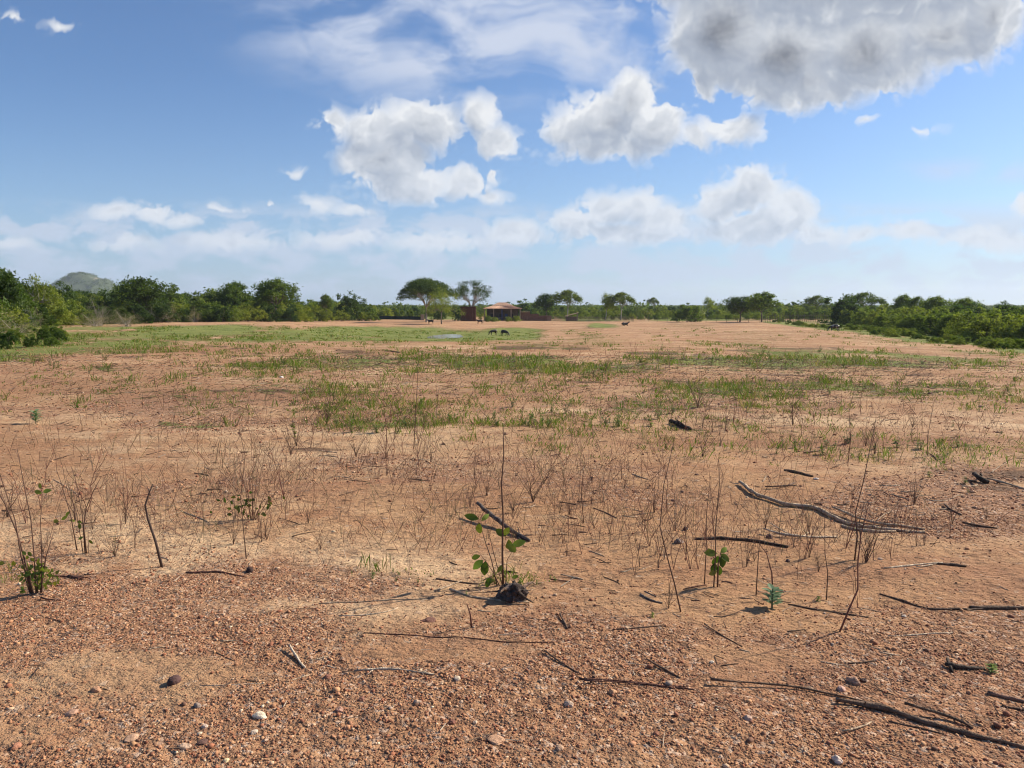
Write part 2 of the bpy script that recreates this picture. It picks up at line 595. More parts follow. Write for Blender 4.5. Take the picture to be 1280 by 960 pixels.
def col_mat(name, mul=(1, 1, 1), rough=0.85, nscale=8.0, namp=0.35, bump=0.0, bscale=30, use_attr=True, base=(0.5, 0.5, 0.5), spec=0.25, stretch=(1, 1, 1)):
    m, N, p, out = mat(name)
    tc = N.node('ShaderNodeTexCoord').outputs['Object']
    tc = N.v('MULTIPLY', tc, stretch)
    if use_attr:
        a = N.node('ShaderNodeVertexColor')
        a.layer_name = 'Col'
        c = N.mix(1.0, a.outputs[0], mul, 'MULTIPLY')
    else:
        c = base
    n = N.noise(tc, nscale, 5, 0.6, dim='3D')
    f = N.ramp(n, 0.3, 0.7, 1 - namp, 1 + namp, smooth=False)
    cc = N.node('ShaderNodeCombineColor')
    for i in range(3):
        N.put(cc.inputs[i], f)
    c = N.mix(1.0, c if not isinstance(c, tuple) else (*c, 1), cc.outputs[0], 'MULTIPLY')
    N.put(p.inputs['Base Color'], c)
    p.inputs['Roughness'].default_value = rough
    p.inputs['Specular IOR Level'].default_value = spec
    if bump:
        b = N.node('ShaderNodeBump')
        b.inputs['Strength'].default_value = bump
        b.inputs['Distance'].default_value = 0.02
        N.put(b.inputs['Height'], N.noise(tc, bscale, 4, 0.6, dim='3D'))
        N.put(p.inputs['Normal'], b.outputs[0])
    return m


def leaf_mat(name, trans=0.35, rough=0.75, mul=(1, 1, 1), tint=(1.3, 1.5, 0.7, 1)):
    m, N, p, out = mat(name)
    a = N.node('ShaderNodeVertexColor')
    a.layer_name = 'Col'
    oi = N.node('ShaderNodeObjectInfo')
    # every plant a slightly different green
    f = N.ramp(oi.outputs['Random'], 0, 1, 0.78, 1.25, smooth=False)
    cc = N.node('ShaderNodeCombineColor')
    N.put(cc.inputs[0], N.m('MULTIPLY', f, mul[0]))
    N.put(cc.inputs[1], N.m('MULTIPLY', N.ramp(oi.outputs['Random'], 0, 1, 0.85, 1.15, smooth=False), mul[1]))
    N.put(cc.inputs[2], mul[2])
    c = N.mix(1.0, a.outputs[0], cc.outputs[0], 'MULTIPLY')
    N.put(p.inputs['Base Color'], c)
    p.inputs['Roughness'].default_value = rough
    p.inputs['Specular IOR Level'].default_value = 0.15
    tr = N.node('ShaderNodeBsdfTranslucent')
    N.put(tr.inputs[0], N.mix(1.0, c, tint, 'MULTIPLY'))
    mx = N.node('ShaderNodeMixShader')
    mx.inputs[0].default_value = trans
    N.t.links.new(p.outputs[0], mx.inputs[1])
    N.t.links.new(tr.outputs[0], mx.inputs[2])
    N.t.links.new(mx.outputs[0], out.inputs[0])
    return m


M_leaf = leaf_mat('tree_leaf')
M_bark = col_mat('bark', use_attr=False, base=(0.16, 0.13, 0.10), nscale=3, namp=0.5, bump=0.4, bscale=12)
M_palebark = col_mat('pale_bark', use_attr=False, base=(0.34, 0.30, 0.25), nscale=3, namp=0.4, bump=0.3, bscale=12)
M_weed = col_mat('weed_stem', nscale=14, namp=0.3)
M_wood = col_mat('dead_wood', nscale=26, namp=0.55, bump=0.8, bscale=60, stretch=(1, 1, 1))
M_stone = col_mat('stone', nscale=40, namp=0.35, bump=0.35, bscale=90, rough=0.8)
M_pebble = col_mat('pebble', nscale=60, namp=0.25, rough=0.85)
M_grass = leaf_mat('grass_blade', 0.3)
M_seed = leaf_mat('seedling_leaf', 0.3, 0.5, tint=(1.35, 1.3, 0.6, 1))


def ground_material():
    m, N, p, out = mat('dry_soil')
    tc = N.node('ShaderNodeTexCoord').outputs['Object']
    a = N.node('ShaderNodeVertexColor')
    a.layer_name = 'Col'
    sp = N.node('ShaderNodeSeparateColor')
    N.put(sp.inputs[0], a.outputs[0])
    zg, zv, zm = sp.outputs
    big = N.noise(N.v('MULTIPLY', tc, (1, 1.8, 1)), 0.16, 6, 0.6)
    mid = N.noise(tc, 1.7, 6, 0.62)
    fine = N.noise(tc, 26, 5, 0.65)
    sand = N.mix(N.ramp(big, 0.35, 0.65), (0.385, 0.222, 0.115), (0.475, 0.305, 0.168))
    lane = N.noise(N.v('MULTIPLY', tc, (0.22, 1.0, 1)), 0.55, 6, 0.65)
    wide = N.noise(N.v('MULTIPLY', tc, (0.035, 0.16, 1)), 1.0, 6, 0.62)
    sand = N.mix(N.m('MULTIPLY', N.ramp(wide, 0.48, 0.62), 0.55), sand, (0.30, 0.17, 0.095))
    sand = N.mix(N.m('MULTIPLY', N.ramp(wide, 0.46, 0.32), 0.6), sand, (0.56, 0.37, 0.22))
    sand = N.mix(N.m('MULTIPLY', N.ramp(lane, 0.52, 0.70), 0.8), sand, (0.60, 0.42, 0.25))
    sand = N.mix(N.m('MULTIPLY', N.ramp(lane, 0.46, 0.34), 0.75), sand, (0.27, 0.135, 0.078))
    sand = N.mix(N.ramp(mid, 0.4, 0.75), sand, (0.33, 0.175, 0.092))
    sand = N.mix(N.m('MULTIPLY', N.ramp(fine, 0.5, 0.8), 0.6), sand, (0.27, 0.13, 0.078))
    # pebbly soil
    vs = N.node('ShaderNodeTexVoronoi', voronoi_dimensions='2D')
    vs.inputs['Scale'].default_value = 62
    N.put(vs.inputs['Vector'], tc)
    sv = N.node('ShaderNodeSeparateColor')
    N.put(sv.inputs[0], vs.outputs['Color'])
    v2 = N.node('ShaderNodeTexVoronoi', voronoi_dimensions='2D')
    v2.inputs['Scale'].default_value = 19
    N.put(v2.inputs['Vector'], tc)
    s2 = N.node('ShaderNodeSeparateColor')
    N.put(s2.inputs[0], v2.outputs['Color'])
    gra = N.mix(sv.outputs[0], (0.20, 0.092, 0.052), (0.43, 0.245, 0.135))
    gra = N.mix(N.ramp(sv.outputs[1], 0.8, 0.95), gra, (0.50, 0.37, 0.28))
    gra = N.mix(N.m('MULTIPLY', N.ramp(s2.outputs[1], 0.55, 0.9), 0.5), gra, (0.13, 0.065, 0.048))
    gf = N.m('ADD', zv, N.m('MULTIPLY', N.m('SUBTRACT', mid, 0.5), 0.9))
    gf = N.ramp(gf, 0.12, 0.62)
    c = N.mix(N.m('MULTIPLY', gf, 0.72), sand, gra)
    # dark crumbs of litter and small stones in the middle distance
    cr = N.noise(N.v('MULTIPLY', tc, (1, 1.6, 1)), 7.5, 5, 0.7)
    c = N.mix(N.m('MULTIPLY', N.ramp(cr, 0.56, 0.68), 0.55), c, (0.12, 0.068, 0.042))
    c = N.mix(N.m('MULTIPLY', N.ramp(N.noise(tc, 13, 4, 0.6), 0.64, 0.72), 0.5), c, (0.50, 0.38, 0.27))
    mn = N.noise(N.v('MULTIPLY', tc, (0.5, 1.3, 1)), 1.1, 6, 0.7)
    c = N.mix(N.m('MULTIPLY', N.ramp(N.m('ADD', zm, N.m('MULTIPLY', N.m('SUBTRACT', mn, 0.5), 2.2)), 0.35, 0.75), N.m('MULTIPLY', N.ramp(zm, 0.05, 0.3), 0.85)), c, (0.12, 0.072, 0.046))
    # green cover
    gn = N.noise(N.v('MULTIPLY', tc, (1, 1.5, 1)), 2.6, 6, 0.7)
    gfac = N.ramp(N.m('ADD', zg, N.m('MULTIPLY', N.m('SUBTRACT', gn, 0.5), 1.7)), 0.42, 0.78)
    green = N.mix(N.ramp(N.noise(tc, 0.35, 5, 0.6), 0.35, 0.65), (0.085, 0.155, 0.022), (0.18, 0.225, 0.05))
    green = N.mix(N.m('MULTIPLY', N.ramp(fine, 0.45, 0.7), 0.5), green, (0.26, 0.20, 0.10))
    c = N.mix(N.m('MULTIPLY', gfac, 0.88), c, green)
    N.put(p.inputs['Base Color'], c)
    p.inputs['Roughness'].default_value = 0.95
    p.inputs['Specular IOR Level'].default_value = 0.12
    hgt = N.m('MULTIPLY_ADD', N.m('MULTIPLY', N.m('SUBTRACT', 0.5, vs.outputs['Distance']), gf), 0.008, N.m('MULTIPLY', fine, 0.010))
    hgt = N.m('MULTIPLY_ADD', cr, 0.05, hgt)
    hgt = N.m('MULTIPLY_ADD', N.m('MULTIPLY', N.m('SUBTRACT', 0.5, v2.outputs['Distance']), gf), 0.016, hgt)
    hgt = N.m('MULTIPLY_ADD', N.m('MULTIPLY', gn, gfac), 0.12, hgt)
    b = N.node('ShaderNodeBump')
    b.inputs['Strength'].default_value = 0.9
    b.inputs['Distance'].default_value = 1.0
    N.put(b.inputs['Height'], hgt)
    N.put(p.inputs['Normal'], b.outputs[0])
    return m


# ================================================================ ground sheet
def build_ground():
    lim = R(41)
    a1 = np.linspace(-lim, lim, 760)
    a2 = np.linspace(lim, 2 * math.pi - lim, 140)[1:-1]
    ang = np.concatenate([a1, a2])
    rr = [0.4]
    while rr[-1] < 14000:
        rr.append(rr[-1] * (1.0085 if 1.8 < rr[-1] < 300 else 1.04))
    rr = np.array(rr)
    A, RR = np.meshgrid(ang, rr)
    X, Y = RR * np.sin(A), RR * np.cos(A)
    Z = height(X, Y)
    g, v, m, s = zones(X.ravel(), Y.ravel())
    na, nr = len(ang), len(rr)
    V = np.stack([X.ravel(), Y.ravel(), Z.ravel()], 1)
    C = np.stack([g, v, m], 1)
    i = np.arange(nr - 1)[:, None] * na
    j = np.arange(na)[None, :]
    jn = (j + 1) % na
    Fc = np.stack([(i + j), (i + na + j), (i + na + jn), (i + jn)], -1).reshape(-1, 4)
    # close the centre
    V = np.concatenate([V, [[0, 0, float(height(0.0, 0.01))]]])
    C = np.concatenate([C, [[0, .8, 0]]])
    o = fastmesh('ground', V, Fc, C, ground_material(), 4, smooth=True)
    me = o.data
    bm = bmesh.new()
    bm.from_mesh(me)
    bm.verts.ensure_lookup_table()
    cen = bm.verts[len(V) - 1]
    for q in range(na):
        f = bm.faces.new((cen, bm.verts[q], bm.verts[(q + 1) % na]))
        f.smooth = True
    bmesh.ops.recalc_face_normals(bm, faces=bm.faces)
    bm.to_mesh(me)
    bm.free()
    tag(o, kind='structure')
    return o


ground = build_ground()

# ================================================================ pond and far hill
def build_pond(px0, px1, py0, py1, seed, name):
    a, b = at(px0, (py0 + py1) / 2), at(px1, (py0 + py1) / 2)
    c, d = at((px0 + px1) / 2, py1), at((px0 + px1) / 2, py0)
    cx, cy = (a.x + b.x) / 2, (c.y + d.y) / 2
    rx, ry = (b.x - a.x) / 2, (d.y - c.y) / 2
    rnd = random.Random(seed)
    vs, n = [], 72
    for k in range(n):
        t = 2 * math.pi * k / n
        q = 1 + 0.22 * float(fbm(math.cos(t) * 1.7 + seed, math.sin(t) * 1.7, 3, 3))
        vs.append((cx + rx * q * math.cos(t), cy + ry * q * math.sin(t), -3.565))
    me = bpy.data.meshes.new(name)
    me.from_pydata(vs, [], [tuple(range(n))])
    m, N, p, out = mat('pond_water')
    p.inputs['Base Color'].default_value = (0.24, 0.22, 0.15, 1)
    p.inputs['Roughness'].default_value = 0.14
    p.inputs['IOR'].default_value = 1.33
    bb = N.node('ShaderNodeBump')
    bb.inputs['Strength'].default_value = 0.15
    bb.inputs['Distance'].default_value = 0.02
    N.put(bb.inputs['Height'], N.noise(N.node('ShaderNodeTexCoord').outputs['Object'], 3, 4, 0.6))
    N.put(p.inputs['Normal'], bb.outputs[0])
    me.materials.append(m)
    tag(link(name, me), kind='structure')


build_pond(537, 577, 417.5, 422.5, 3, 'pond')
build_pond(462, 484, 420.0, 422.3, 8, 'puddle')


def build_hill():
    D = 2600.0
    cx = (107 - 640) / F * D
    nx, ny = 170, 90
    xs = np.linspace(-230, 190, nx)
    ys = np.linspace(-260, 260, ny)
    X, Y = np.meshgrid(xs, ys)
    prof = np.interp(X, [-230, -130, -70, -30, 0, 30, 62, 80, 115, 190], [0, 22, 62, 88, 96, 90, 76, 74, 40, 0])
    Z = prof * np.exp(-(Y / 150) ** 2) + 7 * fbm(X / 40, Y / 40, 5, 4) * (prof > 1)
    V = np.stack([X.ravel() + cx, Y.ravel() + D, Z.ravel() * 1.22 - 6], 1)
    i = np.arange(ny - 1)[:, None] * nx
    j = np.arange(nx - 1)[None, :]
    Fc = np.stack([i + j, i + j + 1, i + nx + j + 1, i + nx + j], -1).reshape(-1, 4)
    rock = 1.05 * np.exp(-(((X - 22) / 48) ** 2 + ((prof - 62) / 26) ** 2)) * (0.85 + 0.9 * fbm(X / 25, Y / 25, 9, 3))
    rock = np.clip(rock, 0, 1) * (Y < 60)
    C = np.stack([rock.ravel()] * 3, 1)
    m, N, p, out = mat('hill_scrub_and_rock')
    a = N.node('ShaderNodeVertexColor')
    a.layer_name = 'Col'
    sp = N.node('ShaderNodeSeparateColor')
    N.put(sp.inputs[0], a.outputs[0])
    tc = N.node('ShaderNodeTexCoord').outputs['Object']
    n = N.noise(tc, 0.07, 5, 0.7, dim='3D')
    rk = N.ramp(N.m('ADD', sp.outputs[0], N.m('SUBTRACT', n, 0.5)), 0.52, 0.68)
    c = N.mix(rk, N.mix(n, (0.03, 0.05, 0.02), (0.07, 0.09, 0.04)), (0.30, 0.24, 0.20))
    N.put(p.inputs['Base Color'], c)
    p.inputs['Roughness'].default_value = 1
    o = fastmesh('hill', V, Fc, C, m, 4, smooth=True)
    tag(o, kind='structure')
    # scrub covering the hill
    rnd = np.random.default_rng(4)
    n = 4200
    k = rnd.integers(0, len(V), n)
    keep = (C[k, 0] < 0.12 + 0.2 * rnd.random(n)) & (V[k, 2] > 0) & (V[k, 1] < D + 70)
    P = V[k[keep]] + rnd.normal(0, 1.5, (keep.sum(), 3)) * (1, 1, 0)
    leafcloud('hill_scrub', np.repeat(P, 14, 0) + rnd.normal(0, 1, (len(P) * 14, 3)) * (2.6, 2.6, 1.6) + (0, 0, 2.2), 1.7, (0.05, 0.08, 0.03), (0.10, 0.14, 0.05), M_leaf, 6, kind='stuff')


# ================================================================ foliage
def leafcloud(name, P, size, c0, c1, material, seed, kind=None, parent=None, loc=None, flat=0.0, clumpid=None, quad=True, asp=0.55):
    """many small leaf faces at the points P"""
    rnd = np.random.default_rng(seed)
    n = len(P)
    N_ = rnd.normal(0, 1, (n, 3))
    N_[:, 2] = np.abs(N_[:, 2]) * (1 + flat)
    N_ /= np.linalg.norm(N_, axis=1)[:, None]
    T = np.cross(N_, rnd.normal(0, 1, (n, 3)))
    T /= np.linalg.norm(T, axis=1)[:, None] + 1e-9
    B = np.cross(N_, T)
    s = size * rnd.uniform(0.6, 1.3, n)[:, None]
    a, b = T * s, B * s * asp
    V = np.stack([P - a, P - b * 0.9 + a * 0.1, P + a, P + b * 0.9 + a * 0.1], 1).reshape(-1, 3)
    Fc = np.arange(n * 4).reshape(-1, 4)
    if clumpid is None:
        t = rnd.random(n)
    else:
        cr = rnd.random(int(clumpid.max()) + 1)
        t = 0.78 * cr[clumpid] + 0.22 * rnd.random(n)
    C = np.asarray(c0)[None] * (1 - t[:, None]) + np.asarray(c1)[None] * t[:, None]
    C = np.repeat(C, 4, 0)
    o = fastmesh(name, V, Fc, C, material, 4, parent=parent, loc=loc)
    if kind:
        tag(o, kind=kind)
    return o


build_hill()


def crown_points(kind, H, Wd, seed, nclump, nleaf, cs):
    """clump centres for a crown of a kind; H height of the crown band (z0..z1), Wd half width"""
    rnd = np.random.default_rng(seed)
    z0, z1 = H
    cl = []
    while len(cl) < nclump:
        th = rnd.uniform(0, 2 * math.pi)
        if kind == 'umbrella':
            r = Wd * math.sqrt(rnd.random()) * 0.96
            q = r / Wd
            top = z1 - (z1 - z0) * 0.62 * q ** 2.2
            z = top - rnd.random() ** 1.8 * (z1 - z0) * (0.42 - 0.22 * q)
        elif kind == 'round':
            v = rnd.normal(0, 1, 3)
            v /= np.linalg.norm(v)
            k = rnd.random() ** 0.33
            r = Wd * k * math.hypot(v[0], v[1])
            z = (z0 + z1) / 2 + (z1 - z0) / 2 * k * v[2]
            if v[2] < -0.3 and rnd.random() < 0.5:
                continue
        elif kind == 'bush':
            q = rnd.random() ** 0.5
            r = Wd * q
            dome = math.sqrt(max(0.0, 1 - (q * 0.94) ** 2)) * (1 + .22 * math.sin(2 * th + seed * 1.7) + .16 * math.sin(5 * th + seed))
            z = z0 + (z1 - z0) * (dome * rnd.random() ** 0.45)
        elif kind == 'sparse':
            q = rnd.random() ** 0.6
            r = Wd * q
            z = z0 + (z1 - z0) * (math.sqrt(max(0, 1 - q * q)) * rnd.uniform(0.35, 1))
        lob = 1 + 0.20 * math.sin(3 * th + seed) + 0.14 * math.sin(5 * th + seed * 2.3)
        p = (r * lob * math.cos(th), r * lob * math.sin(th), z)
        g = float(fbm(p[0] * 1.2 / max(Wd, .5) + seed, p[2] * 1.6 / max(Wd, .5) + p[1] / max(Wd, .5), seed, 2))
        if g < -0.28:
            continue
        cl.append(p)
    cl = np.array(cl)
    ids = np.repeat(np.arange(nclump), nleaf)
    off = rnd.normal(0, 1, (nclump * nleaf, 3)) * (cs, cs, cs * (0.5 if kind == 'umbrella' else 0.75))
    sz = rnd.uniform(0.6, 1.35, nclump)
    P = cl[ids] + off * sz[ids][:, None]
    P[:, 2] = np.maximum(P[:, 2], 0.05)
    return cl, P, ids


def limbs(mb, targets, base, trunk_h, r0, seed, nmain=5, lean=0.0, fork=True):
    """a forked trunk reaching towards the clump centres"""
    rnd = random.Random(seed)
    top = Vector((lean * trunk_h, lean * 0.4 * trunk_h, trunk_h))
    mid = Vector((lean * .3 * trunk_h + rnd.uniform(-.04, .04) * trunk_h, rnd.uniform(-.04, .04) * trunk_h, trunk_h * 0.5))
    mb.tube([(0, 0, -0.3), (0, 0, 0.05), mid, top], [r0 * 1.5, r0 * 1.15, r0 * .92, r0 * .8], 8, seed=seed, rough=.06)
    T = [Vector(t) for t in targets]
    ang = [math.atan2(t.y - top.y, t.x - top.x) for t in T]
    for k in range(nmain):
        a0 = -math.pi + 2 * math.pi * (k + rnd.uniform(.2, .8)) / nmain
        grp = [t for t, a in zip(T, ang) if abs((a - a0 + math.pi) % (2 * math.pi) - math.pi) < math.pi / nmain * 1.1]
        if not grp:
            continue
        c = sum(grp, Vector()) / len(grp)
        j = top.lerp(c, 0.62) + Vector((rnd.uniform(-.1, .1), rnd.uniform(-.1, .1), -0.12 * (c - top).length))
        j0 = top.lerp(j, .5) + Vector((0, 0, .06 * (c - top).length))
        mb.tube([top - Vector((0, 0, r0)), j0, j], [r0 * .6, r0 * .48, r0 * .36], 6, seed=seed + k, rough=.05, cap=False)
        rnd.shuffle(grp)
        for q, t in enumerate(grp[:7]):
            s = (j0 if q % 3 == 0 else j)
            m1 = s.lerp(t, .5) + Vector((rnd.uniform(-.12, .12), rnd.uniform(-.12, .12), -.08 * (t - s).length))
            mb.tube([s, m1, t], [r0 * .28, r0 * .17, r0 * .05], 4, seed=seed + q, cap=False)


def make_plant(name, kind, h, w, z0, seed, nclump, nleaf, cs, ls, c0, c1, bark, r0, trunk_h, nmain=5, lean=0.0, stems=1):
    e = empty(name, (0, 0, 0))
    cl, P, ids = crown_points(kind, (z0, h), w, seed, nclump, nleaf, cs)
    leafcloud('crown', P, ls, c0, c1, M_leaf, seed + 5, parent=e, clumpid=ids, flat=0.6 if kind == 'umbrella' else 0.2)
    mb = MB()
    if stems == 1:
        limbs(mb, cl[:nmain * 9], None, trunk_h, r0, seed, nmain, lean)
    else:
        rnd = random.Random(seed)
        for k in range(stems):
            t = Vector(cl[k % len(cl)])
            mb.tube([(rnd.uniform(-.15, .15), rnd.uniform(-.15, .15), -.15), (t.x * .35, t.y * .35, t.z * .45), tuple(t)], [r0, r0 * .7, r0 * .25], 5, seed=seed + k, cap=False)
    mb.build('trunk', bark, e, smooth=True)
    return e


DG0, DG1 = (0.026, 0.048, 0.014), (0.070, 0.110, 0.026)      # dark green
MG0, MG1 = (0.060, 0.098, 0.018), (0.170, 0.215, 0.038)      # mid green
LG0, LG1 = (0.115, 0.155, 0.026), (0.265, 0.290, 0.055)      # light olive green
GY0, GY1 = (0.13, 0.12, 0.08), (0.26, 0.235, 0.18)           # grey brown, nearly leafless

# prototypes are used in place: the first plant of each kind is moved to its spot, the rest are copies
PROTO = {
    'bush_a': lambda: make_plant('thicket_bush', 'bush', 1.0, 0.72, 0.0, 11, 105, 60, .058, .040, MG0, MG1, M_bark, .012, .3, stems=9),
    'bush_b': lambda: make_plant('thicket_bush', 'bush', 1.0, 0.62, 0.0, 12, 100, 60, .056, .036, DG0, DG1, M_bark, .012, .3, stems=9),
    'bush_c': lambda: make_plant('thicket_bush', 'bush', 1.0, 0.80, 0.0, 13, 110, 60, .060, .038, LG0, LG1, M_bark, .012, .3, stems=9),
    'bush_d': lambda: make_plant('thicket_bush', 'bush', 1.0, 0.70, 0.05, 14, 75, 50, .060, .036, MG0, LG1, M_bark, .012, .3, stems=11),
    'grey': lambda: make_plant('leafless_bush', 'bush', 1.0, 0.72, 0.05, 15, 70, 34, .090, .020, GY0, GY1, M_palebark, .014, .3, stems=26),
    'tree_a': lambda: make_plant('thicket_tree', 'round', 1.0, 0.42, 0.34, 21, 110, 50, .055, .026, MG0, MG1, M_bark, .022, .36, 5, .05),
    'tree_b': lambda: make_plant('thicket_tree', 'round', 1.0, 0.48, 0.30, 22, 120, 50, .060, .027, DG0, DG1, M_bark, .022, .34, 5, -.05),
    'tree_c': lambda: make_plant('thicket_tree', 'sparse', 1.0, 0.45, 0.30, 23, 70, 44, .055, .024, MG0, LG1, M_palebark, .020, .40, 5, .08),
    'tree_d': lambda: make_plant('thicket_tree', 'umbrella', 1.0, 0.60, 0.42, 24, 125, 48, .055, .024, DG0, MG1, M_palebark, .022, .45, 5, .05),
}
_made = {}


def plant(kind, loc, h, wscale=1.0, rz=0.0, name=None, label=None, cat=None, group=None):
    if kind not in _made:
        _made[kind] = PROTO[kind]()
        o = _made[kind]
    else:
        o = copy_tree(_made[kind])
    o.location = loc
    o.rotation_euler = (0, 0, rz)
    o.scale = (h * wscale, h * wscale, h)
    if name:
        o.name = name
    for k_ in ('label', 'category', 'group'):
        if k_ in o:
            del o[k_]
    tag(o, label, cat, group)
    return o


def top_h(loc, py):
    """height a plant at loc needs to reach photo row py"""
    return max(0.3, EYE + (HORIZON - py) / F * loc.y - loc.z)


rnd = random.Random(77)
# ---- left belt
LB = ([-90, -30, 0, 60, 100, 200, 320, 450, 560], [424, 419, 412, 409, 406, 404, 402.5, 401, 400.5])
LT = ([-90, 0, 14, 30, 60, 110, 150, 175, 205, 220, 245, 270, 290, 312, 330, 345, 368, 385, 410, 440, 470, 500, 560],
      [330, 336, 340, 354, 352, 361, 354, 350, 356, 364, 364, 364, 357, 364, 364, 360, 370, 376, 371, 372, 377, 379, 379])
SIDE = {'front': 'in the front row', 'mid': 'in the middle', 'back': 'at the back'}


def belt(base, top, x0, x1, step, rows, kinds, where, group, seed):
    r = random.Random(seed)
    for (row, dmul, hf, ks) in rows:
        px = x0
        while px < x1:
            by = np.interp(px, *base)
            p0 = at(px + r.uniform(-3, 3), by)
            Y = p0.y * dmul * r.uniform(.97, 1.04)
            X = dirpx(px, by).x * Y
            p = Vector((X, Y, float(height(X, Y)) - .05))
            ty = np.interp(px, *top)
            hh = top_h(p, ty) * hf * r.uniform(.72, 1.0)
            k = r.choice(ks)
            tree = k.startswith('tree')
            wmin = 0.8 if tree else r.uniform(.8, 1.25)
            desc, loc_ = kinds[k], SIDE[row]
            plant(k, p, hh, wmin, r.uniform(0, 6.28), None, f'{desc} {loc_} of the {where}', 'tree' if tree else 'bush', group)
            px += step * r.uniform(.7, 1.3) * (1.0 if row != 'front' else .85)


KD = {'bush_a': 'leafy green bush', 'bush_b': 'dark green bush', 'bush_c': 'pale olive bush', 'bush_d': 'thinly leaved bush', 'grey': 'grey nearly leafless bush',
      'tree_a': 'round green tree', 'tree_b': 'dark round tree', 'tree_c': 'thin open-crowned tree', 'tree_d': 'small flat-topped tree'}
belt(LB, LT, -80, 250, 12.5, [('front', 1.0, .45, ['bush_a', 'bush_b', 'grey', 'bush_b', 'bush_a', 'grey']), ('mid', 1.12, .72, ['bush_a', 'bush_b', 'bush_c', 'bush_b', 'bush_a', 'tree_b']),
                            ('back', 1.3, .93, ['tree_a', 'tree_b', 'bush_a', 'bush_b'])], KD, 'thicket under the rocky hill', 'bushes of the thicket below the rocky hill', 1)
belt(LB, LT, 250, 465, 11, [('front', 1.0, .52, ['bush_a', 'bush_c', 'bush_b', 'bush_d']), ('mid', 1.12, .78, ['bush_a', 'bush_b', 'bush_c', 'tree_a']),
                            ('back', 1.3, .95, ['tree_a', 'bush_b', 'bush_a'])], KD, 'thicket next to the dark net fence', 'bushes of the thicket beside the net fence', 2)
belt(([465, 560], [400.2, 400.2]), ([465, 560], [379, 379]), 465, 600, 15, [('mid', 1.12, .7, ['bush_c', 'bush_d', 'bush_a']), ('back', 1.4, .85, ['bush_a', 'bush_b', 'bush_c'])],
     KD, 'hedge behind the dark net fence', 'hedge behind the net fence', 3)
# ---- right thicket
RB = ([930, 1000, 1040, 1060, 1100, 1150, 1200, 1280, 1400], [401, 402.5, 404, 406, 411, 417.5, 424, 429, 436])
RT = ([930, 1000, 1030, 1055, 1080, 1110, 1165, 1240, 1400], [379, 378, 375, 375, 378, 378, 378, 378, 378])
belt(RB, RT, 1060, 1400, 15, [('front', 1.0, .66, ['bush_a', 'bush_c', 'bush_c', 'bush_a', 'bush_c']), ('mid', 1.15, .77, ['bush_a', 'bush_c', 'bush_c', 'bush_a']),
                              ('back', 1.4, .88, ['tree_a', 'bush_c', 'bush_b', 'tree_d'])], KD, 'thicket along the green bank', 'bushes of the thicket along the green bank', 4)
belt(([930, 1060], [400.5, 401]), ([930, 1060], [379, 377]), 935, 1070, 10, [('front', 1.08, .55, ['bush_c', 'bush_a', 'bush_d']), ('mid', 1.2, .85, ['bush_c', 'bush_d', 'bush_a']), ('back', 1.6, 1.0, ['bush_b', 'tree_a', 'tree_d'])],
     KD, 'open scrub behind the grey picket fence', 'scrub behind the grey picket fence', 5)
# ---- middle
belt(([600, 940], [400.0, 400.5]), ([600, 940], [380, 381]), 655, 935, 12, [('front', 1.04, .38, ['bush_c', 'bush_d', 'bush_c', 'bush_a']), ('mid', 1.12, .62, ['bush_c', 'bush_d', 'bush_c', 'bush_a']), ('back', 1.35, .9, ['bush_a', 'bush_d', 'bush_c', 'tree_a', 'bush_b'])],
     KD, 'scrub behind the brown picket fence', 'scrub behind the brown picket fence', 6)
# low weeds-like bushes on the green bank and along the field edge
for i in range(130):
    px = rnd.uniform(965, 1310)
    ln = 403 + (px - 960) * 0.124
    p = at(px, ln - rnd.uniform(0, 2 + (px - 940) * .03))
    plant(rnd.choice(['bush_c', 'bush_a']), p, rnd.uniform(.35, .8), 1.3, rnd.uniform(0, 6), 'low_bush', 'low green bush on the green bank before the thicket', 'bush', 'low bushes on the green bank')
for i in range(22):
    px = rnd.uniform(-30, 75)
    p = at(px, rnd.uniform(414, 440))
    plant(rnd.choice(['bush_b', 'bush_a']), p, rnd.uniform(.25, .6), 1.2, rnd.uniform(0, 6), 'low_bush', 'low green bush in front of the thicket by the grey brush heap', 'bush', 'low bushes before the left thicket')


# ---- single trees that stand out
def special(kind, px, base, top, wpx, name, label, cat='tree', dmul=1.0, rz=0.0):
    d0 = at(px, base)
    Y = d0.y * dmul
    X = dirpx(px, base).x * Y
    p = Vector((X, Y, float(height(X, Y)) - .05))
    h = top_h(p, top) * .94
    wm = wpx / F * Y / h
    ref = {'bush_a': 1.44, 'bush_b': 1.24, 'bush_c': 1.6, 'bush_d': 1.4, 'grey': 1.44, 'tree_a': .9, 'tree_b': 1.0, 'tree_c': .95, 'tree_d': 1.25}[kind]
    return plant(kind, p, h, wm / ref, rz, name, label, cat)


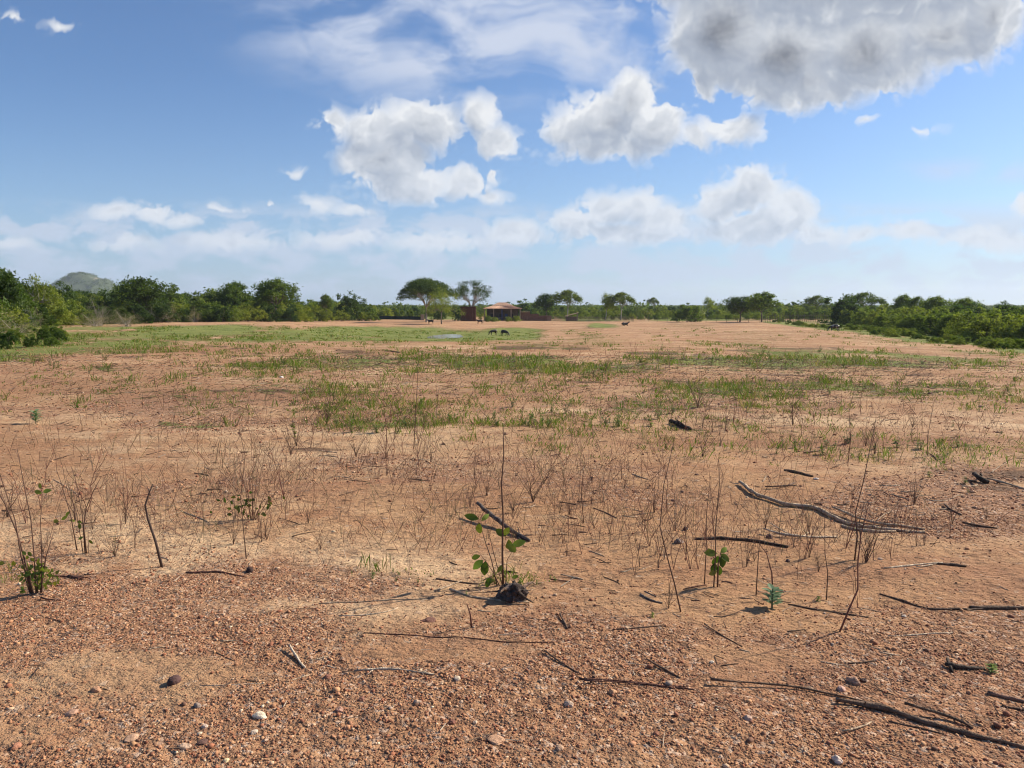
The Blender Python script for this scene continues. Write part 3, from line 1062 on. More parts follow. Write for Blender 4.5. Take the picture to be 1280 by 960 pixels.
special('tree_b', 178, 404, 345, 66, 'broad_tree', 'broad dark green tree with a flat dense top, right of the rocky hill', rz=.4)
special('tree_a', 345, 402, 347, 52, 'tall_tree', 'tall green tree with visible branches rising above the thicket left of the net fence', rz=1)
special('tree_a', 294, 402, 351, 40, 'tall_tree', 'green tree just above the thicket, left of the tallest thicket tree', rz=3)
special('tree_b', 4, 413, 336, 56, 'tall_tree', 'dark tree cut by the left edge of the picture', rz=2)
special('tree_c', 48, 409, 342, 46, 'spiky_tree', 'dark spiky-topped tree between the left edge and the rocky hill', rz=2)
special('tree_a', 408, 401, 367, 18, 'slim_tree', 'slim little tree above the thicket nearest the net fence')
special('bush_b', 434, 401, 368, 30, 'round_bush', 'rounded dark bush at the end of the thicket beside the net fence', 'bush')
special('tree_b', 683, 400.2, 366, 30, 'round_tree', 'dense dark round tree beside the thin flat-topped tree', dmul=1.05)
special('tree_d', 709, 400.3, 361, 40, 'flat_tree', 'thin flat-topped tree over the small tiled lean-to')
special('tree_c', 757, 400.6, 365, 28, 'open_tree', 'open-crowned tree with a forked trunk, left of a matching pair')
special('tree_d', 776, 400.8, 364, 38, 'arching_tree', 'broad arching tree with several trunks, right of a matching pair')
special('tree_d', 816, 399.8, 371, 16, 'far_tree', 'tiny flat-topped tree on the skyline right of the paired trees', dmul=1.8)
special('bush_a', 861, 402.5, 381, 34, 'round_bush', 'rounded bright green bush standing alone on the field edge', 'bush')
special('tree_c', 884, 400.5, 370, 24, 'bare_tree', 'pale half-bare tree left of the dark double tree', dmul=1.3)
special('tree_b', 925, 402.5, 369, 42, 'dark_tree', 'dark spreading tree, left half of a pair by the grey picket fence', rz=1)
special('tree_a', 952, 403, 364, 40, 'dark_tree', 'dark spreading tree, right half of a pair by the grey picket fence', rz=2)
special('bush_b', 1052, 406, 372, 48, 'dark_bush', 'very dark round tree-like bush at the near end of the right thicket', 'bush')
special('tree_d', 1078, 409, 364, 50, 'flat_tree', 'grey-branched flat-topped tree behind the dark round bush', dmul=1.3)
special('tree_d', 1020, 402, 368, 30, 'flat_tree', 'small dark flat-topped tree on the skyline over the picket fence', dmul=1.3)
special('tree_a', 1128, 412, 367, 26, 'skyline_tree', 'first tree standing above the right thicket beyond the flat-topped one', dmul=1.4)
special('tree_d', 1145, 414, 369, 24, 'skyline_tree', 'flat dark tree standing above the middle of the right thicket', dmul=1.4)
special('tree_a', 1168, 417, 369, 36, 'skyline_tree', 'wide round tree standing above the right thicket', dmul=1.4)
special('tree_a', 1204, 420, 371, 34, 'skyline_tree', 'last wide tree standing above the right thicket', dmul=1.4)
for i_, (px_, t_) in enumerate([(611, 395), (619, 396.5), (636, 396), (646, 395)]):
    special('bush_c', px_, 402.3, t_, 11, 'yard_bush', ['low pale bush before the left end of the farmhouse', 'low pale bush before the farmhouse, second from its left end', 'low pale bush before the farmhouse, second from its right end', 'low pale bush before the right end of the farmhouse'][i_], 'bush')
special('grey', 20, 420, 398, 50, 'brush_heap', 'grey heap of dead brush before the thicket by the left edge', 'brush')
special('grey', 125, 408, 374, 26, 'leafless_bush', 'largest grey leafless bush in the thicket, under the rocky hill', 'bush', dmul=1.03)
special('grey', 118, 409, 392, 40, 'leafless_bush', 'low grey leafless bush at the foot of the larger grey one', 'bush')
special('grey', 158, 408, 388, 36, 'leafless_bush', 'low grey leafless bush below the broad dark tree', 'bush')


# ---- the big umbrella trees by the farmhouse, modelled one by one
def big_tree(name, kind, px, base, top, wpx, crown_lo, seed, nclump, nleaf, cs, ls, c0, c1, bark, r0, trunk_px, label, lean=0.0, nmain=6, dmul=1.0):
    d0 = at(px, base)
    Y = d0.y * dmul
    X = dirpx(px, base).x * Y
    p = Vector((X, Y, float(height(X, Y)) - .05))
    s = Y / F
    h = top_h(p, top)
    z0 = top_h(p, crown_lo)
    o = make_plant(name, kind, h, wpx * s / 2, z0, seed, nclump, nleaf, cs, ls, c0, c1, bark, r0, top_h(p, trunk_px), nmain, lean)
    o.location = p
    tag(o, label, 'tree')
    return o


big_tree('umbrella_tree', 'umbrella', 533, 403, 350, 62, 381, 101, 340, 84, .60, .20, (.055, .085, .02), (.13, .165, .04), M_palebark, .26, 383,
         'large umbrella-shaped tree with a pale forked trunk, the broadest beside the farmhouse', nmain=7)
big_tree('light_tree', 'sparse', 552, 405.2, 359, 40, 396, 102, 90, 50, .5, .15, LG0, LG1, M_bark, .16, 390,
         'thin see-through tree with a straight dark trunk, between the two large ones', nmain=5)
big_tree('half_bare_tree', 'round', 590, 401.5, 351, 44, 384, 103, 120, 52, .5, .17, DG0, MG0, M_palebark, .24, 385,
         'large half-bare tree with grey twigs above the plank shed', nmain=9)
# bare twigs of the half-bare tree are its own limbs; scrubby growth round the yard
for i, (px, b, t, w, k) in enumerate([(573, 401, 384, 14, 'bush_b'), (606, 401, 390, 16, 'bush_d'), (548, 400.5, 386, 18, 'bush_b'), (660, 399.8, 376, 40, 'bush_a'), (640, 399.5, 379, 46, 'bush_a'), (618, 399.5, 380, 50, 'bush_b')]):
    special(k, px, b, t, w, 'yard_bush', ['dark bush touching the plank shed', 'straggly bush between the plank shed and the farmhouse', 'dark bush between the trunks of the two light-barked trees',
            'green bush rising behind the brick wall', 'green bush rising behind the right half of the farmhouse roof', 'green bush rising behind the farmhouse roof'][i], 'bush', dmul=[1.02, 1.03, 1.05, 1.3, 1.5, 1.6][i])


# ---- distant woodland: one mass out to the skyline
def far_wood():
    r = np.random.default_rng(9)
    P = []
    n = 7500
    th = r.uniform(-0.80, 0.80, n)
    d = 330 * np.exp(r.random(n) ** 0.8 * math.log(2600 / 330))
    dens = fbm(th * 9, np.log(d) * 5, 15, 3) > -0.3 + 0.25 * (d < 600)
    th, d = th[dens], d[dens]
    X, Y = np.tan(th) * d, d
    Z = height(X, Y)
    hgt = r.uniform(2.0, 5.2, len(X)) * np.where(r.random(len(X)) < .10, 1.35, 1)
    k = 60
    ids = np.repeat(np.arange(len(X)), k)
    u = r.normal(0, 1, (len(ids), 3))
    u /= np.linalg.norm(u, axis=1)[:, None]
    q = r.random(len(ids))[:, None] ** .4
    P = np.stack([X, Y, Z + hgt * .5], 1)[ids] + u * q * np.stack([hgt * .75, hgt * .75, hgt * .55], 1)[ids]
    o = leafcloud('distant_woodland', P, .78, (0.045, 0.075, 0.024), (0.11, 0.145, 0.045), M_leaf, 3, clumpid=ids, asp=.8)
    tag(o, kind='stuff')


far_wood()


# ================================================================ farmyard
def px_frame(px, py):
    p = at(px, py)
    return p, p.y / F


M_plaster = col_mat('lime_plaster', use_attr=False, base=(0.34, 0.27, 0.20), nscale=1.2, namp=0.2)
M_shaded_wall = col_mat('wall_painted_in_shade', use_attr=False, base=(0.10, 0.08, 0.07), nscale=1.2, namp=0.3)  # house wall, its colour darkened to paint in the shade under the veranda
M_tile = col_mat('clay_tile', use_attr=False, base=(0.50, 0.31, 0.21), nscale=2.5, namp=0.3)
M_plank = col_mat('red_brown_plank', use_attr=False, base=(0.105, 0.045, 0.032), nscale=3, namp=0.45, stretch=(6, 6, .6))
M_brick = col_mat('red_brick', use_attr=False, base=(0.19, 0.095, 0.07), nscale=2, namp=0.35)
M_blue = col_mat('blue_paint', use_attr=False, base=(0.05, 0.08, 0.22), nscale=2, namp=0.2)
M_dark = col_mat('dark_window', use_attr=False, base=(0.02, 0.02, 0.022), nscale=2, namp=0.2, rough=.3)
M_net = col_mat('dark_shade_net', use_attr=False, base=(0.02, 0.035, 0.028), nscale=3, namp=0.4)
M_post = col_mat('weathered_post', use_attr=False, base=(0.16, 0.125, 0.10), nscale=5, namp=0.45)


def farmhouse():
    p, s = px_frame(628, 401.2)
    W2, Dp = 24 * s, 4.2
    eave, ridge = 15.2 * s, 21.5 * s
    e = empty('farmhouse', p, 0)
    tag(e, 'low farmhouse with an orange tiled hipped roof over an open veranda', 'house')
    mb = MB()
    mb.box((-W2 * .82, 3.2, -.3), (W2 * .82, 1.7 + Dp, eave + .1))
    mb.build('wall', M_shaded_wall, e)
    mb = MB()
    mb.box((-W2 * .9, .2, -.2), (-W2 * .15, .4, 1.0))
    mb.build('half_wall', M_plaster, e)
    for x in (-W2 * .55, -W2 * .1, W2 * .48):
        mb = MB()
        mb.box((x - .45, 3.14, 1.0), (x + .45, 3.197, 2.1))
        mb.build('window', M_dark, e)
    mb = MB()
    mb.box((W2 * .12, 3.13, 0), (W2 * .12 + .9, 3.197, 2.15))
    mb.build('door', M_blue, e)
    # hip roof: lower skirt over the veranda and the steeper top
    roof = MB()
    def hip(x0, x1, y0, y1, z0, rx0, rx1, ry, z1, th):
        vs = [(x0, y0, z0), (x1, y0, z0), (x1, y1, z0), (x0, y1, z0), (rx0, ry[0], z1), (rx1, ry[0], z1), (rx1, ry[1], z1), (rx0, ry[1], z1)]
        vs += [(x, y, z - th) for x, y, z in vs]
        fs = [(0, 1, 5, 4), (1, 2, 6, 5), (2, 3, 7, 6), (3, 0, 4, 7), (4, 5, 6, 7), (8, 12, 13, 9), (9, 13, 14, 10), (10, 14, 15, 11), (11, 15, 12, 8),
              (0, 8, 9, 1), (1, 9, 10, 2), (2, 10, 11, 3), (3, 11, 8, 0)]
        roof.add(vs, fs)
    hip(-W2, W2 * 1.02, -1.2, 7.3, eave, -W2 * .5, W2 * .5, (1.7, 4.6), eave + (ridge - eave) * .55, .12)
    hip(-W2 * .56, W2 * .56, 1.4, 4.9, eave + (ridge - eave) * .58, -W2 * .22, W2 * .2, (3.0, 3.2), ridge + .3, .1)
    # tile ribs down the front slopes
    for i in range(34):
        t = -0.97 + 1.94 * i / 33
        x = W2 * t
        xe = W2 * .5 * t if abs(t) < 2 else x
        roof.tube([(x, -1.2, eave + .03), (xe, 1.7, eave + (ridge - eave) * .55 + .03)], .06, 4)
    roof.build('roof', M_tile, e)
    for i, x in enumerate((-W2 * .92, -W2 * .45, -W2 * .02, W2 * .45, W2 * .92)):
        mb = MB()
        mb.box((x - .13, -.9, -.3), (x + .13, -.64, eave))
        mb.build('pillar', M_blue if i == 2 else M_plaster, e)
    mb = MB()
    for i in range(14):
        x = -W2 * .9 + i * W2 * 1.8 / 13
        mb.box((x - .04, -.98, -.2), (x + .04, -.92, 1.0))
    for z in (.4, .9):
        mb.box((-W2 * .9, -1.04, z), (W2 * .9, -.985, z + .09))
    mb.build('railing', M_post, e)


farmhouse()


def shed():
    p, s = px_frame(585, 401.6)
    w, h = 9 * s, 18 * s
    e = empty('plank_shed', p)
    tag(e, 'tall reddish plank shed under the half-bare tree', 'shed')
    r = random.Random(3)
    mb = MB()
    x = -w
    while x < w:
        ww = r.uniform(.14, .24)
        mb.box((x, -.05 + r.uniform(-.02, .02), -.2), (x + ww, .0, h * r.uniform(.88, 1.0)))
        mb.box((x, 3.0, -.2), (x + ww, 3.05, h * .95))
        x += ww + r.uniform(.01, .05)
    y = 0.06
    while y < 2.9:
        for xx in (-w, w):
            mb.box((xx - .03, y, -.2), (xx + .03, y + .2, h * r.uniform(.85, .97)))
        y += .23
    mb.build('wall', M_plank, e)
    mb = MB()
    mb.add([(-w - .2, -.4, h * .97), (w + .2, -.4, h * .97), (w + .2, 3.4, h * .85), (-w - .2, 3.4, h * .85), (-w - .2, -.4, h * 1.0), (w + .2, -.4, h * 1.0), (w + .2, 3.4, h * .88), (-w - .2, 3.4, h * .88)],
           [(3, 2, 1, 0), (4, 5, 6, 7), (0, 1, 5, 4), (1, 2, 6, 5), (2, 3, 7, 6), (3, 0, 4, 7)])
    mb.build('roof', M_plank, e)


shed()


def brick_wall():
    p, s = px_frame(670, 401.0)
    w, h = 19 * s, 10.5 * s
    e = empty('brick_wall', p)
    tag(e, 'dark red brick wall right of the farmhouse, stepping down to the right', 'wall')
    mb = MB()
    n = 40
    for i in range(n):
        x = -w + 2 * w * i / n
        hh = h * (1.0 if i < 12 else .82 if i < 24 else .62)
        mb.box((x, 0, -.3), (x + 2 * w / n - .01, .22, hh * (1 + .02 * math.sin(i * 3.1))))
    mb.build('wall', M_brick, e)
    mb = MB()
    mb.box((-w, -.12, h * 1.03), (-w + 2 * w * .3, 1.6, h * 1.07))
    mb.build('coping', M_tile, e)


brick_wall()


def lean_to():
    p, s = px_frame(715, 401.2)
    w, h = 8 * s, 10.5 * s
    e = empty('lean_to', p)
    tag(e, 'small tiled lean-to standing behind the brown picket fence', 'shed')
    mb = MB()
    mb.add([(-w, -.3, h * .55), (w, -.3, h * .95), (w, 2.2, h * .95), (-w, 2.2, h * .55), (-w, -.3, h * .6), (w, -.3, h), (w, 2.2, h), (-w, 2.2, h * .6)],
           [(3, 2, 1, 0), (4, 5, 6, 7), (0, 1, 5, 4), (1, 2, 6, 5), (2, 3, 7, 6), (3, 0, 4, 7)])
    mb.build('roof', M_tile, e)
    for x in (-w * .9, w * .85):
        for y in (0, 1.9):
            mb = MB()
            mb.tube([(x, y, -.2), (x, y, h * (.56 if x < 0 else .92))], .08, 6)
            mb.build('post', M_post, e)
    mb = MB()
    mb.box((-w * .8, 1.95, -.2), (w * .8, 2.05, h * .5))
    mb.build('wall', M_plank, e)


lean_to()


def fence(name, pts, label, hgt, step, seed, rails=2, net=False):
    """posts with a child for each, rails between"""
    W_ = [at(*q) for q in pts]
    e = empty(name, W_[0])
    tag(e, label, 'fence')
    r = random.Random(seed)
    P = []
    for a, b in zip(W_[:-1], W_[1:]):
        n = max(1, int((b - a).length / step))
        for i in range(n):
            q = a.lerp(b, i / n)
            P.append((q.x, q.y, float(height(q.x, q.y))))
    P.append(tuple(W_[-1]))
    P = P[:100]
    o = Vector(W_[0])
    tops = []
    for q in P:
        h = hgt * r.uniform(.8, 1.15)
        lx = r.uniform(-.06, .06)
        q = Vector(q) - o
        mb = MB()
        mb.tube([(q.x, q.y, q.z - .3), (q.x + lx, q.y, q.z + h)], [.06, .045], 5, seed=seed)
        mb.build('post', M_post, e)
        tops.append(q)
    for k in range(rails):
        z = hgt * (.4 + .42 * k)
        mb = MB()
        mb.tube([(q.x, q.y + .07, q.z + z + r.uniform(-.05, .05)) for q in tops], .022, 4)
        mb.build('rail', M_post, e)
    if net:
        mb = MB()
        vs, fs = [], []
        for i, q in enumerate(tops):
            for (dy, z) in ((-.09, .05), (-.09, hgt * (.92 + r.uniform(-.1, .08))), (-.07, hgt * .9), (-.07, .05)):
                vs.append((q.x, q.y + dy, q.z + z))
        for i in range(len(tops) - 1):
            a = i * 4
            for k in range(4):
                fs.append((a + k, a + (k + 1) % 4, a + 4 + (k + 1) % 4, a + 4 + k))
        mb.add(vs, fs)
        mb.build('net', M_net, e)
    return e


fence('net_fence', [(461, 399.6), (490, 399.8), (526, 400.2)], 'low fence hung with dark shade netting at the far field edge', 1.25, 1.4, 1, 1, True)
fence('picket_fence', [(684, 401.3), (730, 401.6), (792, 401.9)], 'brown picket fence running right from the brick wall', 1.6, .34, 2)
fence('picket_fence', [(955, 403.2), (1000, 402.6), (1038, 402.6)], 'grey picket fence in front of the open scrub, left of the dark round bush', 2.1, .62, 3)
fence('wire_fence', [(800, 402.2), (870, 402.8), (950, 403.3)], 'thin post and wire fence along the field edge between the two picket fences', 1.3, 3.0, 4)
mb = MB()
p, s = px_frame(528, 400.4)
mb.box((-.55, -.1, -.2), (.55, .12, 6.5 * s))
mb.box((-.62, -.16, 6.5 * s + .003), (.62, .18, 6.5 * s + .1))
o = mb.build('gate_pier', M_plaster, None, loc=p)
tag(o, 'short pale masonry pier at the end of the dark net fence', 'pier')


# ================================================================ cattle
def skin_body(name, joints, edges, parent, material, root=0):
    me = bpy.data.meshes.new(name)
    me.from_pydata([j[0] for j in joints], edges, [])
    o = link(name, me, parent)
    bm = bmesh.new()
    bm.from_mesh(me)
    lay = bm.verts.layers.skin.verify()
    bm.verts.ensure_lookup_table()
    for i, j in enumerate(joints):
        r_ = j[1]
        bm.verts[i][lay].radius = r_ if hasattr(r_, '__len__') else (r_, r_)
        bm.verts[i][lay].use_root = (i == root)
    bm.to_mesh(me)
    bm.free()
    o.modifiers.new('skin', 'SKIN').use_smooth_shade = True
    sb = o.modifiers.new('sub', 'SUBSURF')
    sb.levels = sb.render_levels = 1
    me.materials.append(material)
    return o


def hide_mat(name, base, spots=None):
    m, N, p, out = mat(name)
    tc = N.node('ShaderNodeTexCoord').outputs['Object']
    c = N.mix(N.noise(tc, 3, 3, .5, dim='3D'), tuple(q * .7 for q in base), tuple(q * 1.3 for q in base))
    if spots:
        c = N.mix(N.ramp(N.noise(tc, 2.2, 2, .4, dim='3D'), .47, .52), c, spots)
    N.put(p.inputs['Base Color'], c)
    p.inputs['Roughness'].default_value = .6
    return m


M_hide = hide_mat('dark_hide', (.022, .016, .014))
M_hide2 = hide_mat('brown_hide', (.045, .024, .016))
M_pied = hide_mat('pied_hide', (.02, .018, .018), (.30, .28, .25))
M_horn = col_mat('horn', use_attr=False, base=(.35, .3, .24))


def cow(loc, rz, pose, label, hide=M_hide, sc=1.0):
    """x is forward; pose: graze, stand, walk"""
    rnd_ = random.Random(hash(label) & 255 if False else len(label))
    e = empty('cow', loc, rz, sc)
    tag(e, label, 'cow')
    if pose == 'lie':
        zb, leg = .52, None
    else:
        zb = .98
    J = [((-.62, 0, zb + .04), (.27, .30)), ((-.2, 0, zb - .04), (.31, .36)), ((.28, 0, zb - .02), (.30, .35)), ((.62, 0, zb + .02), (.24, .30))]
    E_ = [(0, 1), (1, 2), (2, 3)]
    if pose == 'graze':
        nk = [((.92, 0, zb - .12), (.13, .19)), ((1.15, 0, zb - .50), (.10, .13)), ((1.22, 0, zb - .70), (.12, .12)), ((1.33, 0, zb - .90), (.07, .08))]
    elif pose == 'lie':
        nk = [((.86, 0, zb + .22), (.13, .18)), ((1.05, 0, zb + .42), (.11, .13)), ((1.2, 0, zb + .44), (.12, .12)), ((1.42, 0, zb + .32), (.07, .08))]
    else:
        nk = [((.90, 0, zb + .16), (.14, .20)), ((1.12, 0, zb + .30), (.11, .14)), ((1.26, 0, zb + .30), (.12, .13)), ((1.50, 0, zb + .14), (.07, .08))]
    for k, j in enumerate(nk):
        J.append(j)
        E_.append((3 if k == 0 else len(J) - 2, len(J) - 1))
    head = nk[2][0]
    if pose == 'lie':
        for sy in (-1, 1):
            J += [((.5, .22 * sy, .28), .09), ((.85, .26 * sy, .10), .06), ((.55, .30 * sy, .06), .05)]
            E_ += [(3, len(J) - 3), (len(J) - 3, len(J) - 2), (len(J) - 2, len(J) - 1)]
            J += [((-.45, .26 * sy, .28), .14), ((-.1, .40 * sy, .12), .08), ((-.45, .44 * sy, .06), .05)]
            E_ += [(0, len(J) - 3), (len(J) - 3, len(J) - 2), (len(J) - 2, len(J) - 1)]
    else:
        st = .18 if pose == 'walk' else .05
        for i, sy in enumerate((-1, 1)):
            f = st * (1 if sy > 0 else -1)
            n = len(J)
            J += [((.58, .17 * sy, .72), (.12, .11)), ((.60 + f * .5, .17 * sy, .42), .065), ((.60 + f, .17 * sy, .10), .045), ((.64 + f, .17 * sy, .03), .055)]
            E_ += [(3, n), (n, n + 1), (n + 1, n + 2), (n + 2, n + 3)]
            n = len(J)
            J += [((-.60, .18 * sy, .74), (.16, .13)), ((-.52 - f * .4, .18 * sy, .58), .09), ((-.72 - f, .18 * sy, .38), .055), ((-.66 - f, .18 * sy, .10), .045), ((-.62 - f, .18 * sy, .03), .055)]
            E_ += [(0, n), (n, n + 1), (n + 1, n + 2), (n + 2, n + 3), (n + 3, n + 4)]
    n = len(J)
    J += [((-.90, 0, zb + .12), .035), ((-.97, 0, zb - .25), .025), ((-.98, 0, max(.12, zb - .62)), .05)]
    E_ += [(0, n), (n, n + 1), (n + 1, n + 2)]
    skin_body('body', J, E_, e, hide, root=1)
    for sy in (-1, 1):
        mb = MB()
        hx, _, hz = head
        mb.tube([(hx - .05, .10 * sy, hz + .06), (hx - .10, .24 * sy, hz + .02)], [.03, .065], 6, flat=.35)
        mb.build('ear', hide, e)
        mb = MB()
        mb.tube([(hx, .08 * sy, hz + .1), (hx + .02, .20 * sy, hz + .17), (hx + .05, .24 * sy, hz + .30)], [.03, .022, .006], 5)
        mb.build('horn', M_horn, e)
    return e


cow(at(538.5, 405.5), R(165), 'stand', 'dark cow standing left of the thin tree on the bare slope', sc=.85)
cow(at(600, 405.0), R(183), 'walk', 'brown cow walking on the bare slope below the farmhouse', M_hide2, sc=.85)
cow(at(617, 418.4), R(205), 'graze', 'black cow grazing on the green pond edge, left one of two', sc=.72)
cow(at(630.5, 419.5), R(-35), 'graze', 'black cow grazing on the green pond edge, right one of two', sc=.78)
cow(at(781, 407.5), R(10), 'lie', 'dark cow lying alone on the bare field below the paired trees', sc=.9)
cow(at(1043, 415.0), R(178), 'graze', 'black and white cow grazing at the foot of the green bank', M_pied, sc=.75)


# ================================================================ ground cover (uncountable)
def at_many(px, py):
    c, s = math.cos(PITCH), math.sin(PITCH)
    x = (px - 640) / F
    y = (480 - py) / F
    yy = c + y * s
    dx_, dz_ = x / yy, (-s + y * c) / yy
    dz_ = np.minimum(dz_, -1e-3)
    Y = EYE / -dz_
    for _ in range(40):
        Y = 0.5 * Y + 0.5 * np.clip((EYE - base_z(dx_ * Y, Y)) / -dz_, 1, 4000)
    return dx_ * Y, Y


RNG = np.random.default_rng(2024)
ICO_V = None


def ico():
    t = (1 + 5 ** .5) / 2
    v = np.array([(-1, t, 0), (1, t, 0), (-1, -t, 0), (1, -t, 0), (0, -1, t), (0, 1, t), (0, -1, -t), (0, 1, -t), (t, 0, -1), (t, 0, 1), (-t, 0, -1), (-t, 0, 1)], float)
    v /= np.linalg.norm(v[0])
    f = np.array([(0, 11, 5), (0, 5, 1), (0, 1, 7), (0, 7, 10), (0, 10, 11), (1, 5, 9), (5, 11, 4), (11, 10, 2), (10, 7, 6), (7, 1, 8),
                  (3, 9, 4), (3, 4, 2), (3, 2, 6), (3, 6, 8), (3, 8, 9), (4, 9, 5), (2, 4, 11), (6, 2, 10), (8, 6, 7), (9, 8, 1)])
    return v, f


OCT_V = np.array([(1, 0, 0), (0, 1, 0), (-1, 0, 0), (0, -1, 0), (0, 0, 1), (0, 0, -1)], float)
OCT_F = np.array([(0, 1, 4), (1, 2, 4), (2, 3, 4), (3, 0, 4), (1, 0, 5), (2, 1, 5), (3, 2, 5), (0, 3, 5)])
STONE_COL = np.array([(.27, .115, .07), (.36, .19, .115), (.42, .24, .14), (.20, .085, .055), (.50, .35, .25), (.31, .16, .10), (.13, .07, .05), (.55, .46, .36), (.33, .25, .21)])
STONE_P = np.array([.22, .20, .15, .15, .045, .13, .075, .01, .02])


def scatter_stones(name, X, Y, r, base, seed, smooth):
    g = np.random.default_rng(seed)
    bv, bf = base
    n, k = len(X), len(bv)
    sc = r[:, None] * g.uniform(.65, 1.35, (n, 3)) * (1, 1, .72)
    rot = g.uniform(0, 2 * math.pi, n)
    V = bv[None] * g.uniform(.72, 1.25, (n, k, 1)) * sc[:, None, :]
    tilt = g.uniform(-.5, .5, n)
    ct, st = np.cos(tilt)[:, None], np.sin(tilt)[:, None]
    y2, z2 = V[..., 1] * ct - V[..., 2] * st, V[..., 1] * st + V[..., 2] * ct
    cr, sr = np.cos(rot)[:, None], np.sin(rot)[:, None]
    x3, y3 = V[..., 0] * cr - y2 * sr, V[..., 0] * sr + y2 * cr
    Z = height(X, Y)
    V = np.stack([x3 + X[:, None], y3 + Y[:, None], z2 + (Z + r * g.uniform(-.1, .4, n))[:, None]], -1).reshape(-1, 3)
    Fc = (bf[None] + (np.arange(n) * k)[:, None, None]).reshape(-1, 3)
    C = np.array((1.14, 1.09, .96)) * STONE_COL[g.choice(len(STONE_COL), n, p=STONE_P)] * g.uniform(.8, 1.2, (n, 1))
    C = np.repeat(C, k, 0)
    return tag(fastmesh(name, V, Fc, C, M_pebble, 3, smooth=smooth), kind='stuff')


def world_pts(n, d0, d1, half=0.80):
    g = RNG
    d = np.sqrt(g.uniform(d0 ** 2, d1 ** 2, n))
    x = d * g.uniform(-half, half, n)
    return x, d


def gravel():
    X, Y = world_pts(190000, 1.8, 5.6)
    g, v, m, s = zones(X, Y)
    clump = fbm(X / .35, Y / .3, 123, 3)
    k = RNG.random(len(X)) < np.clip(v * (1.0 + 0.9 * clump), .08, 1) * .85
    X, Y = X[k], Y[k]
    r = .0022 + .0030 * RNG.random(len(X)) ** 2 + .005 * RNG.random(len(X)) ** 9
    scatter_stones('fine_gravel', X, Y, r, (OCT_V, OCT_F), 1, False)
    X, Y = world_pts(62000, 1.8, 9.5)
    g, v, m, s = zones(X, Y)
    clump = fbm(X / .8, Y / .5, 133, 3)
    k = RNG.random(len(X)) < np.clip(v * (.8 + 1.2 * clump), .03, 1) * .8
    X, Y = X[k], Y[k]
    r = .0042 + .005 * RNG.random(len(X)) ** 2.5 + .009 * RNG.random(len(X)) ** 16
    scatter_stones('gravel', X, Y, r, ico(), 2, False)
    X, Y = world_pts(100000, 6, 30, .72)
    g, v, m, s = zones(X, Y)
    clump = fbm(X / 1.6, Y / .6, 143, 3)
    k = RNG.random(len(X)) < np.clip((v + .22) * (.55 + 1.5 * clump), .05, 1) * .8
    X, Y = X[k], Y[k]
    r = .005 + .00045 * Y + .013 * RNG.random(len(X)) ** 3
    scatter_stones('loose_stones', X, Y, r, (OCT_V, OCT_F), 3, False)


gravel()


def prisms(P0_, P1_, r0, r1, C):
    """three sided tapered sticks between point arrays"""
    n = len(P0_)
    T = P1_ - P0_
    T /= np.linalg.norm(T, axis=1)[:, None] + 1e-9
    ref = np.where(np.abs(T[:, 2:3]) > .8, np.array([[1., 0, 0]]), np.array([[0, 0, 1.]]))
    S_ = np.cross(T, ref)
    S_ /= np.linalg.norm(S_, axis=1)[:, None] + 1e-9
    O = np.cross(T, S_)
    vs = []
    for (P, r) in ((P0_, r0), (P1_, r1)):
        for a in (0, 2.094, 4.189):
            vs.append(P + (S_ * math.cos(a) + O * math.sin(a)) * np.asarray(r).reshape(-1, 1))
    V = np.stack(vs, 1).reshape(-1, 3)
    b = (np.arange(n) * 6)[:, None]
    Fc = np.concatenate([b + [0, 1, 4, 3], b + [1, 2, 5, 4], b + [2, 0, 3, 5]], 0)
    return V, Fc, np.repeat(C, 6, 0)


def litter():
    """bits of straw, bark and twig too many to count"""
    X, Y = world_pts(42000, 1.9, 24, .75)
    g, v, m, s = zones(X, Y)
    c = fbm(X / 1.1, Y / .5, 153, 3)
    k = RNG.random(len(X)) < np.clip(.12 + .5 * (g + .5 * v) * (1 + 1.5 * c), .04, .9)
    X, Y = X[k], Y[k]
    n = len(X)
    Ln = RNG.uniform(.012, .06, n) * (1 + Y / 14) * (1 + 1.5 * RNG.random(n) ** 8)
    a = RNG.normal(0.0, .9, n)
    Z = height(X, Y) + .004
    P = np.stack([X, Y, Z], 1)
    D = np.stack([np.cos(a) * Ln, np.sin(a) * Ln, RNG.uniform(-.1, .35, n) * Ln], 1)
    pal = np.array([(.09, .05, .035), (.15, .09, .06), (.40, .33, .25), (.24, .16, .10), (.06, .035, .028)])
    C = pal[RNG.choice(5, n, p=[.3, .26, .14, .2, .1])]
    r = RNG.uniform(.0009, .0026, n) * (1 + Y / 10)
    V, Fc, C = prisms(P, P + D, r, r * .6, C)
    tag(fastmesh('litter', V, Fc, C, M_weed, 4), kind='stuff')


litter()


